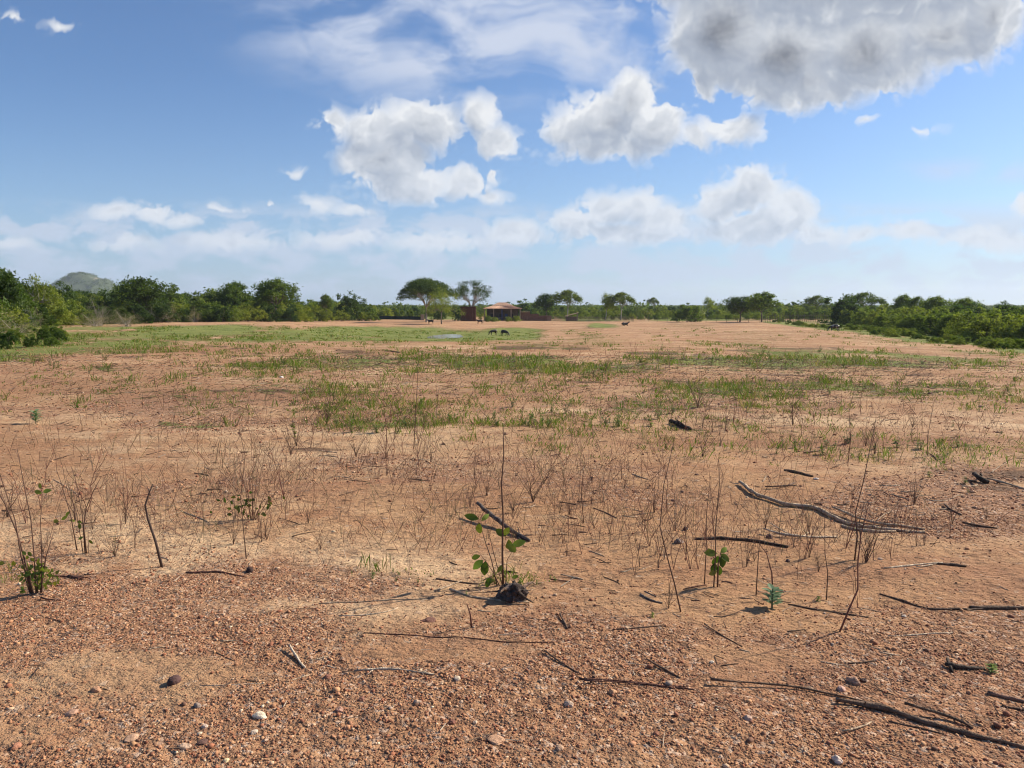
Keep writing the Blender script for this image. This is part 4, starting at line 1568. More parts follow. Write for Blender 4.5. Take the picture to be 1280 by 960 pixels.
def grass():
    """green tufts and forbs in the bands where the photo shows them"""
    n = 80000
    px = RNG.uniform(-130, 1410, n)
    py = 401 + RNG.random(n) ** 1.7 * 330
    X, Y = at_many(px, py)
    g, v, m, s = zones(X, Y)
    c = fbm(X / (.3 + Y * .03), Y / (.3 + Y * .03), 163, 3)
    c9 = fbm(X / (.9 + Y * .05), Y / (.6 + Y * .05), 199, 3)
    dens = .8 * np.clip(g * (.68 + 1.2 * c + 1.7 * c9) - .05, 0, 1) * np.interp(py, [430, 520, 600], [1, .8, .5])
    k = (RNG.random(n) < dens) & (Y < 150) & ~((np.abs(X + 11) < 2.8) & (np.abs(Y - 127) < 9))
    X, Y = X[k], Y[k]
    n = len(X)
    nb = 12
    hs = (.015 + .14 * RNG.random(n) ** 2.6) * np.interp(Y, [3, 10, 20, 30, 80, 150], [.8, .9, 1.35, 1.5, 1.7, 1.9])
    Xb, Yb = np.repeat(X, nb), np.repeat(Y, nb)
    sp = np.repeat(.035 + .0022 * Y, nb)
    Xb = Xb + RNG.normal(0, 1, n * nb) * sp
    Yb = Yb + RNG.normal(0, 1, n * nb) * sp
    Zb = height(Xb, Yb) - .004
    h = np.repeat(hs, nb) * RNG.uniform(.4, 1.25, n * nb)
    w = np.interp(Yb, [3, 10, 30, 150], [.003, .0055, .014, .06]) * RNG.uniform(.6, 1.4, n * nb)
    a = RNG.uniform(0, math.pi, n * nb)
    lean = RNG.normal(0, .5, (n * nb, 2)) * h[:, None]
    B = np.stack([Xb, Yb, Zb], 1)
    S_ = np.stack([np.cos(a) * w, np.sin(a) * w * .6, 0 * w], 1)
    Tp = B + np.stack([lean[:, 0], lean[:, 1], h], 1)
    M_ = B * .45 + Tp * .55 + np.stack([0 * h, 0 * h, h * .12], 1)
    V = np.stack([B - S_ * .4, B + S_ * .4, M_ + S_, Tp, M_ - S_], 1).reshape(-1, 3)
    q = (np.arange(n * nb) * 5)[:, None]
    Fc = np.concatenate([q + [0, 1, 2], q + [0, 2, 4], q + [4, 2, 3]], 0)
    t = .6 * np.repeat(RNG.random(n), nb) + .4 * RNG.random(n * nb)
    c0, c1, c2 = np.array((.065, .115, .018)), np.array((.18, .24, .045)), np.array((.33, .25, .13))
    C = c0 * (1 - t[:, None]) + c1 * t[:, None]
    dry = RNG.random(n * nb) < .20 + .16 * (np.repeat(Y, nb) < 70)
    C[dry] = c2 * RNG.uniform(.6, 1.1, (dry.sum(), 1))
    C = np.repeat(C, 5, 0)
    tag(fastmesh('grass', V, Fc, C, M_grass, 3), kind='stuff')


grass()


def dry_stalks():
    """the haze of thin reddish stalks over the middle ground"""
    n = 25000
    px = RNG.uniform(-100, 1380, n)
    py = 425 + RNG.random(n) * 270
    X, Y = at_many(px, py)
    g, v, m, s = zones(X, Y)
    W_ = blobs(px, py, [(720, 590, 170, 60, .55), (480, 550, 220, 70, .42), (1070, 540, 260, 50, .55), (1000, 480, 320, 40, .5), (740, 455, 420, 25, .7), (330, 600, 100, 40, .8), (350, 465, 220, 20, .4), (640, 520, 720, 90, .42), (640, 470, 720, 40, .3), (900, 660, 300, 60, .42), (200, 640, 220, 60, .36), (560, 650, 160, 60, .36)])
    k = RNG.random(n) < W_ * .55
    X, Y = X[k], Y[k]
    n = len(X)
    h = RNG.uniform(.07, .28, n) * np.interp(Y, [4, 9, 25], [.9, 1.1, 1.4])
    Z = height(X, Y) - .01
    P = np.stack([X, Y, Z], 1)
    ln = RNG.normal(0, .27, (n, 2)) * h[:, None]
    Q = P + np.stack([ln[:, 0], ln[:, 1], h * .6], 1)
    R_ = Q + np.stack([ln[:, 0] * .9, ln[:, 1], h * .4], 1)
    pal = np.array([(.17, .075, .055), (.12, .06, .045), (.28, .19, .12), (.13, .12, .05)])
    C = pal[RNG.choice(4, n, p=[.45, .2, .2, .15])]
    r = np.interp(Y, [3, 9, 30], [.0010, .0017, .0045])
    a = prisms(P, Q, r * 1.2, r, C)
    b = prisms(Q, R_, r, r * .4, C)
    # side twigs
    k2 = RNG.random(n) < .6
    br = Q[k2] + np.stack([RNG.normal(0, .25, k2.sum()) * h[k2], RNG.normal(0, .2, k2.sum()) * h[k2], RNG.uniform(.1, .35, k2.sum()) * h[k2]], 1)
    c = prisms(Q[k2] * .6 + P[k2] * .4, br, r[k2] * .8, r[k2] * .3, C[k2])
    V, Fc, Cc, o = [], [], [], 0
    for (v_, f_, c_) in (a, b, c):
        V.append(v_)
        Fc.append(f_ + o)
        Cc.append(c_)
        o += len(v_)
    tag(fastmesh('dry_stalks', np.concatenate(V), np.concatenate(Fc), np.concatenate(Cc), M_weed, 4), kind='stuff')


dry_stalks()

# ================================================================ dead weeds, one by one
RED = (.16, .068, .050)
BRN = (.115, .065, .045)
TAN = (.30, .21, .135)


def leaf_faces(mb, p, d, L, Wd, col, droop=.3, up=(0, 0, 1)):
    """one folded oval leaf"""
    d = Vector(d).normalized()
    s = d.cross(Vector(up))
    s = s.normalized() if s.length > .05 else Vector((1, 0, 0))
    n = s.cross(d)
    vs = []
    prof = [0, .62, .95, 1.0, .75, .12]
    for i, w in enumerate(prof):
        t = i / 5
        c = Vector(p) + d * L * t + n * (-droop * L * t * t)
        vs += [c - s * Wd * w * .5 + n * Wd * .10 * w, c, c + s * Wd * w * .5 + n * Wd * .10 * w]
    fs = []
    for i in range(5):
        a = i * 3
        fs += [(a, a + 1, a + 4, a + 3), (a + 1, a + 2, a + 5, a + 4)]
    mb.add([tuple(v) for v in vs], fs, col)


def weed_mesh(seed, stems, h, col, leaves=0, branchy=2, r=.0018, spread=.25):
    rn = random.Random(seed)
    mb = MB()
    lv = MB()
    nl = 0
    for k in range(stems):
        a = rn.uniform(0, 6.28)
        hh = h * rn.uniform(.55, 1.0) if k else h
        sp = spread * rn.uniform(.2, 1) * hh
        p = [Vector((rn.uniform(-.012, .012), rn.uniform(-.012, .012), -.02))]
        n = 5
        for i in range(1, n + 1):
            t = i / n
            p.append(Vector((math.cos(a) * sp * t ** 1.3 + rn.uniform(-.03, .03) * hh, math.sin(a) * sp * t ** 1.3 + rn.uniform(-.03, .03) * hh, hh * t)))
        mb.tube(p, [r * (1.25 - .9 * i / n) for i in range(n + 1)], 4, col=col, cap=False)
        for b in range(rn.randint(0, branchy)):
            i = rn.randint(1, n - 1)
            q = p[i]
            a2 = rn.uniform(0, 6.28)
            L = hh * rn.uniform(.15, .38)
            m1 = q + Vector((math.cos(a2) * L * .35, math.sin(a2) * L * .35, L * .5))
            e1 = m1 + Vector((math.cos(a2) * L * .2, math.sin(a2) * L * .2, L * .5))
            mb.tube([q, m1, e1], [r * .7, r * .5, r * .25], 3, col=col, cap=False)
            if rn.random() < .5:
                e2 = m1 + Vector((rn.uniform(-1, 1), rn.uniform(-1, 1), .8)) * L * .3
                mb.tube([m1, e2], [r * .4, r * .2], 3, col=col, cap=False)
        for b in range(leaves):
            q = p[rn.randint(1, n)]
            a2 = rn.uniform(0, 6.28)
            L = rn.uniform(.012, .03)
            g = rn.random()
            leaf_faces(lv, q, (math.cos(a2), math.sin(a2), rn.uniform(-.2, .7)), L, L * .5, (.06 + .12 * g, .11 + .13 * g, .02 + .02 * g), .3)
            nl += 1
    return mb, (lv if nl else None)


WEEDS = []


def weed_proto(i):
    rn = random.Random(500 + i)
    col = [RED, BRN, RED, TAN, RED, BRN][i % 6]
    mb, lv = weed_mesh(900 + i, [1, 4, 2, 5, 2, 9, 3, 6][i % 8], 1.0, col, [0, 0, 1, 0, 1, 2, 0, 1][i % 8], [3, 4, 6, 4, 7, 5, 3, 7][i % 8], r=.0042, spread=[.2, .4, .35, .6, .3, .7, .5, .6][i % 8])
    e = empty('dry_weed', (0, 0, 0))
    mb.build('stem', M_weed, e)
    if lv:
        # leaf sizes were drawn for a one metre plant: fine when scaled down
        lv.build('foliage', M_seed, e)
    return e


_wp = {}


def put_weed(i, loc, h, rz, label, group, wide=1.0):
    if i not in _wp:
        _wp[i] = weed_proto(i)
        o = _wp[i]
    else:
        o = copy_tree(_wp[i])
    o.location = loc
    o.rotation_euler = (0, 0, rz)
    o.scale = (h * wide, h * wide, h)
    for k_ in ('label', 'category', 'group'):
        if k_ in o:
            del o[k_]
    tag(o, label, 'weed', group)
    return o


rw = random.Random(31)
WZ = [
    # cx, cy, rx, ry, n, hmin, hmax (photo pixels of height), place words
    (720, 640, 95, 50, 62, 18, 60, 'in the reddish patch right of the leafy seedling'),
    (560, 620, 75, 55, 26, 20, 70, 'left of the leafy seedling'),
    (325, 650, 60, 42, 24, 25, 85, 'round the bushy dead weed on the left sand'),
    (490, 560, 110, 35, 26, 18, 70, 'beyond the bushy dead weed, before the green tufts'),
    (1000, 700, 120, 55, 34, 25, 95, 'between the charred stick and the long fallen branch end'),
    (850, 700, 70, 50, 18, 30, 110, 'round the second seedling'),
    (1080, 545, 170, 28, 34, 18, 62, 'in the green band above the long fallen branch'),
    (90, 660, 75, 55, 20, 30, 90, 'beside the leafy clump at the left edge'),
    (860, 545, 110, 35, 18, 15, 60, 'near the black stump in the middle distance'),
    (1190, 660, 90, 70, 12, 20, 70, 'on the stony ground at the right edge'),
    (440, 690, 90, 40, 12, 15, 50, 'on the bare sand left of the torn stump'),
]
TONE = {0: 'single reddish', 1: 'three-stemmed brown', 2: 'two-stemmed reddish', 3: 'pale straw-coloured', 4: 'branching reddish', 5: 'many-stemmed brown', 6: 'forked reddish', 7: 'twiggy straw-coloured'}
nw = 0
for (cx, cy, rx, ry, n, h0, h1, words) in WZ:
    for q in range(n):
        px = cx + rw.gauss(0, .55) * rx
        py = cy + rw.gauss(0, .55) * ry
        if py < 470:
            continue
        p = at(px, py)
        i = rw.randrange(8)
        hp_ = h0 + (h1 - h0) * rw.random() ** 1.8
        put_weed(i, p, hp_ * p.y / F, rw.uniform(0, 6.28), f'{TONE[i]} dry weed {words}', f'dry weeds {words}', rw.uniform(.7, 1.3))
        nw += 1


def stem_plant(name, px, py, stems, label, r=.0035, col=BRN, parts=True, cat='weed'):
    """stems: lists of photo pixels from the root upward, in the upright plane through the root"""
    p = at(px, py)
    s = p.y / F
    e = empty(name, p)
    tag(e, label, cat)
    for k, (pts, rr) in enumerate(stems):
        rn = random.Random(k + px)
        w = rn.uniform(-.06, .06)
        P = [((x - px) * s, w * i / len(pts) * .5, (py - y) * s - (.02 if i == 0 else 0)) for i, (x, y) in enumerate(pts)]
        mb = MB()
        mb.tube(P, [rr * (1.15 - .75 * i / (len(P) - 1)) for i in range(len(P))], 6, col=col, seed=k, rough=.08)
        mb.build('stem', M_weed, e, smooth=True)
    return e, p, s


def add_leaves(e, s, px, py, L, col0=(.04, .075, .016), col1=(.21, .26, .045), seed=1, each=True):
    """L: (x, y, length px, direction degrees, brightness)"""
    rn = random.Random(seed)
    for (x, y, ln, ang, br) in L:
        mb = MB()
        a = R(ang)
        d = (math.cos(a), rn.uniform(-.5, .3), math.sin(a))
        c = tuple(q0 * (1 - br) + q1 * br for q0, q1 in zip(col0, col1))
        up = (rn.uniform(-.3, .3), -.9, .35)
        leaf_faces(mb, ((x - px) * s, rn.uniform(-.01, .01), (py - y) * s), d, ln * s * .9, ln * s * rn.uniform(.42, .58), tuple(q * rn.uniform(.85, 1.15) for q in c), rn.uniform(.05, .45), up)
        mb.build('leaf', M_seed, e, smooth=True)


# the seedling in the middle
e, p, s = stem_plant('leafy_seedling', 629, 733, [
    ([(629, 733), (628, 690), (629, 640), (627, 600), (630, 560), (629, 520)], .0062), ([(622, 733), (614, 700), (604, 670), (599, 650)], .0032),
    ([(632, 733), (634, 700), (640, 690)], .0026), ([(626, 733), (616, 715), (606, 700), (600, 692)], .0026), ([(629, 733), (617, 690), (610, 660), (604, 640)], .0022)],
    'young seedling with large oval green leaves and a tall bare stem, centre of the field')
add_leaves(e, s, 629, 733, [(598, 645, 20, 160, .15), (599, 650, 20, 262, .25), (601, 648, 14, 40, .9), (633, 668, 18, 150, .2), (636, 672, 20, 275, .35), (634, 676, 19, 310, .8), (630, 666, 15, 60, .5),
                           (640, 680, 20, 20, 1.), (600, 693, 15, 200, .3), (606, 700, 20, 265, .05), (603, 700, 18, 215, 1.), (612, 722, 16, 250, .3), (618, 726, 14, 190, .7), (633, 728, 12, 300, .8), (622, 715, 12, 60, .9), (640, 722, 10, 20, .6)], seed=4)
# the second seedling
e, p, s = stem_plant('leafy_seedling', 892, 736, [([(892, 736), (893, 700), (892, 660), (895, 600), (893, 566)], .0036), ([(897, 735), (897, 705), (900, 690)], .005), ([(880, 728), (881, 690), (880, 640), (884, 590)], .003)],
                     'second seedling with drooping dark leaves, right of the middle beside thin upright stems')
add_leaves(e, s, 892, 736, [(897, 694, 18, 250, .1), (900, 694, 18, 285, .1), (896, 692, 20, 170, .8), (900, 692, 16, 320, .9), (899, 690, 13, 30, .6), (893, 704, 16, 262, .05), (899, 708, 15, 272, .1), (895, 715, 12, 200, .9), (890, 693, 10, 120, .8)], seed=6)
# leafy clump at the left edge
e, p, s = stem_plant('leafy_clump', 42, 738, [
    ([(42, 738), (34, 700), (26, 660), (12, 620), (0, 598)], .0052), ([(40, 738), (30, 690), (26, 640), (14, 590), (5, 545)], .004), ([(45, 736), (46, 690), (45, 640), (40, 600), (34, 548)], .0038),
    ([(52, 736), (56, 690), (58, 640), (64, 604)], .003), ([(50, 736), (60, 690), (70, 660)], .0042), ([(38, 737), (32, 715), (20, 700)], .003), ([(47, 738), (48, 712), (55, 700)], .003)],
    'leafy clump with tall bare brown stems at the left edge')
rn = random.Random(8)
add_leaves(e, s, 42, 738, [(rn.gauss(48, 11), rn.gauss(716, 11), rn.uniform(5, 10), rn.uniform(0, 360), .35 + .65 * rn.random()) for _ in range(85)] + [(64, 604, 12, 20, 1), (62, 606, 10, 150, .9), (60, 600, 9, 80, .8), (8, 698, 10, 180, .7), (14, 700, 9, 20, .8), (20, 702, 9, 90, .6)], seed=9)
# its neighbour
e, p, s = stem_plant('bare_sapling', 108, 690, [
    ([(108, 690), (107, 655), (112, 630), (124, 606), (134, 590)], .004), ([(106, 690), (106, 640), (100, 590), (96, 575)], .0026), ([(96, 682), (90, 640), (80, 600), (74, 582)], .0034), ([(104, 690), (98, 640), (86, 590)], .0024),
    ([(110, 690), (112, 660)], .003)],
    'thin bare sapling with small green leaves halfway up, right of the leafy clump')
add_leaves(e, s, 108, 690, [(78, 646, 10, 30, .9), (76, 648, 9, 170, .8), (84, 642, 9, 60, 1), (88, 646, 8, -20, .8), (102, 658, 8, 90, .5), (106, 668, 8, 200, .2), (112, 672, 8, 300, .2), (104, 650, 7, 160, .6)], seed=10)
stem_plant('crooked_stick', 203, 704, [([(203, 704), (196, 670), (188, 640), (186, 622), (192, 606), (198, 594)], .0075), ([(192, 606), (189, 598)], .004)], 'crooked dark stick standing upright on its own in the left sand', col=(.075, .05, .04), cat='stick')
# bushy dead weed
e, p, s = stem_plant('bushy_dead_weed', 314, 652, [
    ([(314 + dx0, 652), (314 + dx0 + (x - 314) * .4, 652 - (652 - y) * .5), (x, y)], .0022) for dx0, x, y in
    [(0, 300, 570), (2, 318, 548), (-2, 280, 590), (3, 335, 562), (-3, 268, 612), (4, 352, 580), (0, 326, 590), (2, 344, 610), (-2, 292, 602), (3, 310, 580), (4, 362, 600), (-4, 258, 630), (0, 306, 560), (2, 330, 545)]],
    'bushy many-stemmed dead weed with a green foot on the left sand', col=(.15, .08, .055))
add_leaves(e, s, 314, 652, [(rn.gauss(316, 18), rn.gauss(636, 8), rn.uniform(4, 8), rn.uniform(0, 360), rn.random() * .6) for _ in range(40)], seed=12)
# taller stems that stand out
for (px, py, pts, rr, lab) in [
    (852, 768, [(852, 768), (842, 730), (832, 695), (822, 655), (826, 600), (838, 545)], .0038, 'tall leaning reddish stem in front of the second seedling'),
    (308, 695, [(308, 695), (306, 660), (304, 615), (312, 560), (306, 525)], .003, 'tall thin stem rising in front of the bushy dead weed'),
    (482, 575, [(482, 575), (484, 540), (480, 500), (490, 470)], .004, 'tall thin stem among the green tufts, left of the field centre'),
    (517, 560, [(517, 560), (520, 520), (523, 470), (525, 438)], .0045, 'tallest thin stem in the middle distance, left of the field centre'),
    (1048, 792, [(1048, 792), (1060, 762), (1070, 735), (1068, 700), (1070, 662), (1078, 620)], .0042, 'dark curving stem in front of the long fallen branch'),
    (1068, 702, [(1068, 702), (1070, 670), (1066, 640), (1074, 600), (1086, 520)], .0045, 'thick cluster stem touching the long fallen branch'),
    (1072, 702, [(1072, 702), (1075, 675), (1073, 650), (1078, 628)], .004, 'short stem beside the cluster stem at the long fallen branch'),
    (730, 650, [(730, 650), (726, 610), (730, 570), (724, 540)], .003, 'tall thin stem in the reddish weed patch'),
    (945, 745, [(945, 745), (946, 700), (947, 672)], .003, 'straight short stem behind the blue-green weed'),
    (967, 750, [(967, 750), (964, 715), (957, 690), (948, 678)], .0042, 'bent dark stem rising from the blue-green weed'),
    (1033, 750, [(1033, 750), (1034, 715), (1030, 690), (1028, 640)], .003, 'thin stem midway between the blue-green weed and the fallen branch'),
    (590, 790, [(590, 790), (588, 772), (584, 757)], .005, 'short dark twig stuck in the gravel before the torn stump'),
    (1060, 575, [(1060, 575), (1062, 545), (1058, 510), (1064, 478)], .004, 'tall weed in the green band above the long fallen branch'),
    (1160, 570, [(1160, 570), (1158, 545), (1163, 505)], .004, 'upright weed at the right end of the green band'),
    (170, 640, [(150, 690), (158, 650), (160, 610), (157, 572)], .0024, 'thin pale stem left of the crooked stick'),
]:
    stem_plant('tall_weed', px, py, [(pts, rr)], lab, col=rw.choice([RED, BRN]))


# ---- green leafy weeds, one by one
def forb(seed, n, hgt, c0, c1, narrow=.45):
    rn = random.Random(seed)
    e = empty('green_weed', (0, 0, 0))
    st, lv = MB(), MB()
    for k in range(rn.randint(3, 6)):
        a = rn.uniform(0, 6.28)
        hh = hgt * rn.uniform(.5, 1)
        sp = rn.uniform(.1, .5) * hh
        p = [Vector((0, 0, -.03)), Vector((math.cos(a) * sp * .4, math.sin(a) * sp * .4, hh * .5)), Vector((math.cos(a) * sp, math.sin(a) * sp, hh))]
        st.tube(p, [.012, .009, .004], 4, col=(.10, .12, .04), cap=False)
        for q in range(n):
            t = rn.random()
            b = p[0].lerp(p[1], t * 2) if t < .5 else p[1].lerp(p[2], t * 2 - 1)
            a2 = rn.uniform(0, 6.28)
            g = rn.random()
            L = rn.uniform(.12, .26)
            leaf_faces(lv, b, (math.cos(a2), math.sin(a2), rn.uniform(.0, .9)), L, L * narrow, tuple(x * (1 - g) + y * g for x, y in zip(c0, c1)), .35)
    st.build('stem', M_weed, e)
    lv.build('foliage', M_seed, e)
    return e


FP = [lambda: forb(1, 12, 1.0, (.05, .10, .018), (.15, .22, .04)), lambda: forb(2, 9, .8, (.08, .13, .02), (.22, .28, .05), .6), lambda: forb(3, 14, 1.0, (.04, .08, .02), (.12, .18, .04), .35)]
_fp = {}
FW = ['bushy', 'broad-leaved pale', 'narrow-leaved dark']


def put_forb(i, px, py, hpx, label, group=None, wide=1.0):
    if i not in _fp:
        _fp[i] = FP[i]()
        o = _fp[i]
    else:
        o = copy_tree(_fp[i])
    p = at(px, py)
    o.location = p
    h = hpx * p.y / F
    o.scale = (h * wide, h * wide, h)
    o.rotation_euler = (0, 0, rw.uniform(0, 6.28))
    for k_ in ('label', 'category', 'group'):
        if k_ in o:
            del o[k_]
    tag(o, label, 'weed', group)
    return o


FZ = [(700, 528, 170, 12, 26, 8, 20, 'in the green band left of the black stump'), (1050, 562, 120, 8, 20, 7, 18, 'just beyond the long fallen branch'), (1000, 455, 250, 10, 40, 5, 12, 'in the far right green band'),
      (600, 458, 220, 9, 34, 5, 11, 'in the far central green band'), (470, 535, 90, 9, 16, 8, 18, 'left of centre in the nearer green band'), (90, 460, 90, 8, 10, 6, 14, 'on the far left flat'),
      (640, 730, 60, 16, 12, 5, 11, 'round the foot of the leafy seedling'), (500, 722, 40, 10, 10, 4, 9, 'on the sand left of the torn stump'), (1220, 570, 70, 30, 12, 6, 14, 'on the stony ground at the far right'), (1150, 490, 180, 8, 22, 5, 13, 'in the nearer right green band')]
for (cx, cy, rx, ry, n, h0, h1, words) in FZ:
    for q in range(n):
        i = rw.randrange(3)
        put_forb(i, cx + rw.gauss(0, .6) * rx, cy + rw.gauss(0, .6) * ry, rw.uniform(h0, h1), f'{FW[i]} green weed {words}', f'green weeds {words}', rw.uniform(.8, 1.5))
put_forb(0, 742, 473, 14, 'lone green tuft on the bare field right of the pond', wide=1.1)
put_forb(0, 827, 438, 9, 'small bright green tuft beyond the dark muddy rut', wide=1.2)
put_forb(2, 1212, 447, 6, 'small dark green tuft alone on the right slope', wide=1.2)
put_forb(0, 773, 528, 20, 'tall broad green weed left of the black stump', wide=.9)
put_forb(1, 368, 548, 30, 'pale green weed standing tall left of the nearer green band', wide=.7)
put_forb(0, 374, 446, 7, 'dark low weed on the far flat before the pond', wide=1.6)
put_forb(1, 1022, 752, 11, 'tiny bright seedling right of the blue-green weed', wide=1.3)
put_forb(1, 1240, 838, 20, 'bright yellow-green weed beside the charred chunk', wide=1.6)
put_forb(1, 815, 778, 10, 'tiny pale weed in the gravel below the leaning stem', wide=1.3)


def blue_weed(px, py, hpx, label):
    e = empty('blue_green_weed', at(px, py))
    tag(e, label, 'weed')
    s = at(px, py).y / F
    rn = random.Random(px)
    st = MB()
    st.tube([(0, 0, -.02), (.0, 0, hpx * s)], [.006, .003], 5, col=(.16, .18, .10))
    st.build('stem', M_weed, e)
    lv = MB()
    for k in range(20):
        a = k * 2.4
        z = hpx * s * (.15 + .8 * k / 20)
        g = rn.random()
        leaf_faces(lv, (0, 0, z), (math.cos(a), math.sin(a), .5), hpx * s * .55, hpx * s * .3, (.10 + .07 * g, .17 + .08 * g, .09 + .06 * g), .2)
    lv.build('foliage', M_seed, e)


blue_weed(965, 762, 26, 'blue-green weed with pale pointed leaves, right of the second seedling')
blue_weed(45, 532, 17, 'pale blue-green rosette on the left flat')

# ================================================================ sticks and branches, one by one
DARK = (.115, .072, .048)
CHAR = (.062, .043, .031)
GREY = (.42, .31, .21)
PALE = (.54, .43, .31)
BROWN = (.17, .105, .070)
REDB = (.13, .060, .042)


def stick(name, paths, label, col, cat='stick', lift=0.0, seed=0, group=None):
    """paths: (pixel points on the ground, half width in pixels, lift of the start)"""
    x0, y0 = paths[0][0][0]
    base = at(x0, y0)
    objs = []
    root = None
    for k, (pts, w, l0) in enumerate(paths):
        W_ = [at(*q) for q in pts]
        dense = []
        rn = random.Random(seed + k)
        for a, b in zip(W_[:-1], W_[1:]):
            n = max(2, int((b - a).length / .045))
            for i in range(n):
                q = a.lerp(b, i / n)
                dense.append(q)
        dense.append(W_[-1])
        # smooth corners
        for _ in range(2):
            dense = [dense[0]] + [(dense[i - 1] + dense[i] * 2 + dense[i + 1]) / 4 for i in range(1, len(dense) - 1)] + [dense[-1]]
        n = len(dense)
        r = .72 * w * W_[len(W_) // 2].y / F
        ph = rn.uniform(0, 9)
        P, RR = [], []
        for i, q in enumerate(dense):
            t = i / (n - 1)
            z = max(float(height(q.x, q.y)), q.z - .02) + r * .55 + l0 * (1 - t) ** 1.5
            wob = fbm(i * .11 + ph, ph, 7, 3)
            P.append(Vector((q.x + rn.uniform(-.2, .2) * r, q.y + (float(wob) * 1.3 + rn.uniform(-.2, .2)) * r, z + rn.uniform(-.12, .12) * r)) - base)
            tw = w if not hasattr(w, '__len__') else 1
            RR.append(r * (1.0 - .45 * abs(t - .35) ** 1.2) * rn.uniform(.80, 1.2) * (1.5 if rn.random() < .05 else 1))
        mb = MB()
        mb.tube(P, RR, 10 if r > .008 else 5, col=col, seed=seed + k, rough=.16)
        if w > 1.6 and n > 8:
            for q_ in range(rn.randint(1, 3)):
                b_ = P[rn.randrange(2, n - 2)]
                dd = Vector((rn.uniform(-1, 1), rn.uniform(-.8, .8), rn.uniform(.1, .7))) * r * rn.uniform(2.5, 7)
                mb.tube([b_, b_ + dd * .5 + Vector((0, 0, .1 * r)), b_ + dd], [r * .35, r * .25, r * .1], 5, col=col, seed=seed + q_, rough=.15)
        o = mb.build(name if k == 0 else 'side_branch', M_wood, root, smooth=True)
        if k == 0:
            o.location = base
            root = o
    tag(root, label, cat, group)
    return root


stick('fallen_branch', [([(924, 609), (945, 622), (985, 633), (1020, 638), (1055, 651), (1090, 659), (1156, 664)], 3.4, .02), ([(1040, 640), (1080, 652), (1120, 656), (1156, 660)], 2.2, .03), ([(1052, 655), (1085, 664), (1120, 663)], 3.0, .0)],
      'long pale curved branch lying on the right, bare and split at its thick end', GREY, 'branch', seed=1)
stick('charred_stick', [([(868, 672), (900, 672), (940, 676), (985, 684)], 3.0, .0)], 'dark charred stick lying just left of the twisted pale root', CHAR, seed=2)
stick('twisted_root', [([(955, 664), (975, 671), (1010, 672), (1046, 670)], 2.0, .03), ([(962, 660), (985, 668), (1000, 671)], 1.2, .05), ([(1000, 672), (1012, 662)], 1.1, 0)], 'twisted pale root between the charred stick and the long curved branch', PALE, 'root', seed=3)
stick('broken_branch', [([(597, 642), (612, 651), (632, 662), (650, 668), (662, 674)], 4.2, .10), ([(645, 666), (652, 674)], 2.0, .0)], 'short thick broken branch propped up behind the leafy seedling', (.12, .09, .075), 'branch', seed=4)
stick('long_twig', [([(455, 799), (520, 801), (580, 806), (660, 812), (700, 811)], 1.3, 0)], 'long straight dark twig lying in the gravel below the torn stump', REDB, seed=7)
stick('curved_twig', [([(424, 772), (460, 773), (484, 770), (497, 763)], 1.3, 0)], 'pale curved twig with a hooked end, upper of the pale gravel twigs', PALE, seed=8)
stick('thin_twig', [([(398, 755), (450, 754), (535, 752)], 1.2, 0)], 'thin straw-brown twig just above the hooked pale one', (.36, .27, .18), seed=9)
stick('forked_twig', [([(362, 819), (370, 829), (381, 839)], 2.3, .02), ([(362, 819), (373, 812)], 1.1, 0)], 'short forked bleached twig in the gravel left of the middle', PALE, seed=10)
stick('bleached_root', [([(443, 846), (480, 842), (515, 846), (543, 852)], 1.9, 0), ([(470, 842), (458, 851)], 1.1, 0), ([(515, 846), (533, 848)], 1.3, .01)], 'bleached forked root piece in the gravel, below the forked twig', PALE, 'root', seed=11)
stick('straw', [([(250, 862), (290, 860), (331, 858)], .9, 0)], 'straight pale straw beside the round dark nut', PALE, seed=12)
stick('twig', [([(355, 857), (370, 852), (387, 847)], 1.2, 0)], 'little tan twig right of the pale straw', (.36, .27, .18), seed=13)
stick('stranded_root', [([(725, 858), (770, 858), (820, 862), (868, 868)], 2.2, 0), ([(730, 861), (790, 861), (866, 864)], 1.2, .01), ([(840, 866), (866, 858)], 1.4, 0)], 'dark reddish root of several strands in the right-hand gravel', REDB, 'root', seed=14)
stick('big_branch', [([(888, 859), (950, 860), (1010, 865), (1060, 873), (1095, 880), (1125, 893)], 2.0, .02), ([(1045, 881), (1080, 883), (1120, 892), (1155, 908), (1205, 920), (1290, 938)], 4.6, .01), ([(1130, 888), (1170, 896), (1205, 906), (1216, 912)], 2.8, .03),
                     ([(1110, 903), (1150, 914), (1180, 921)], 2.0, 0)],
      'long dark rotten branch running out of the bottom right corner', (.155, .098, .064), 'branch', seed=15)
stick('right_branch', [([(1100, 742), (1128, 753), (1160, 762), (1215, 763), (1290, 760)], 2.0, 0), ([(1212, 761), (1250, 762), (1295, 762)], 3.6, 0)], 'dark branch reaching in from the right edge across the smooth sand', DARK, 'branch', seed=16)
stick('pale_stick', [([(1105, 713), (1140, 708), (1178, 704)], 1.7, 0), ([(1145, 712), (1175, 705)], 1.0, .01)], 'splintered pale stick on the smooth sand, left of the dark stub', PALE, seed=17)
stick('dark_stub', [([(1172, 706), (1190, 706), (1208, 709)], 2.8, 0)], 'dark stub end touching the splintered pale stick', DARK, seed=18)
stick('uprooted_stub', [([(1217, 600), (1226, 604), (1236, 605)], 5.0, .05), ([(1220, 606), (1210, 602)], 2.2, .02), ([(1225, 600), (1228, 592)], 1.5, .05)], 'black uprooted stub on the stony ground near the right edge', CHAR, 'stump', seed=19)
stick('pale_pole', [([(1234, 602), (1258, 606), (1290, 613)], 1.9, .02)], 'pale thin pole leading right from the black uprooted stub', GREY, seed=20)
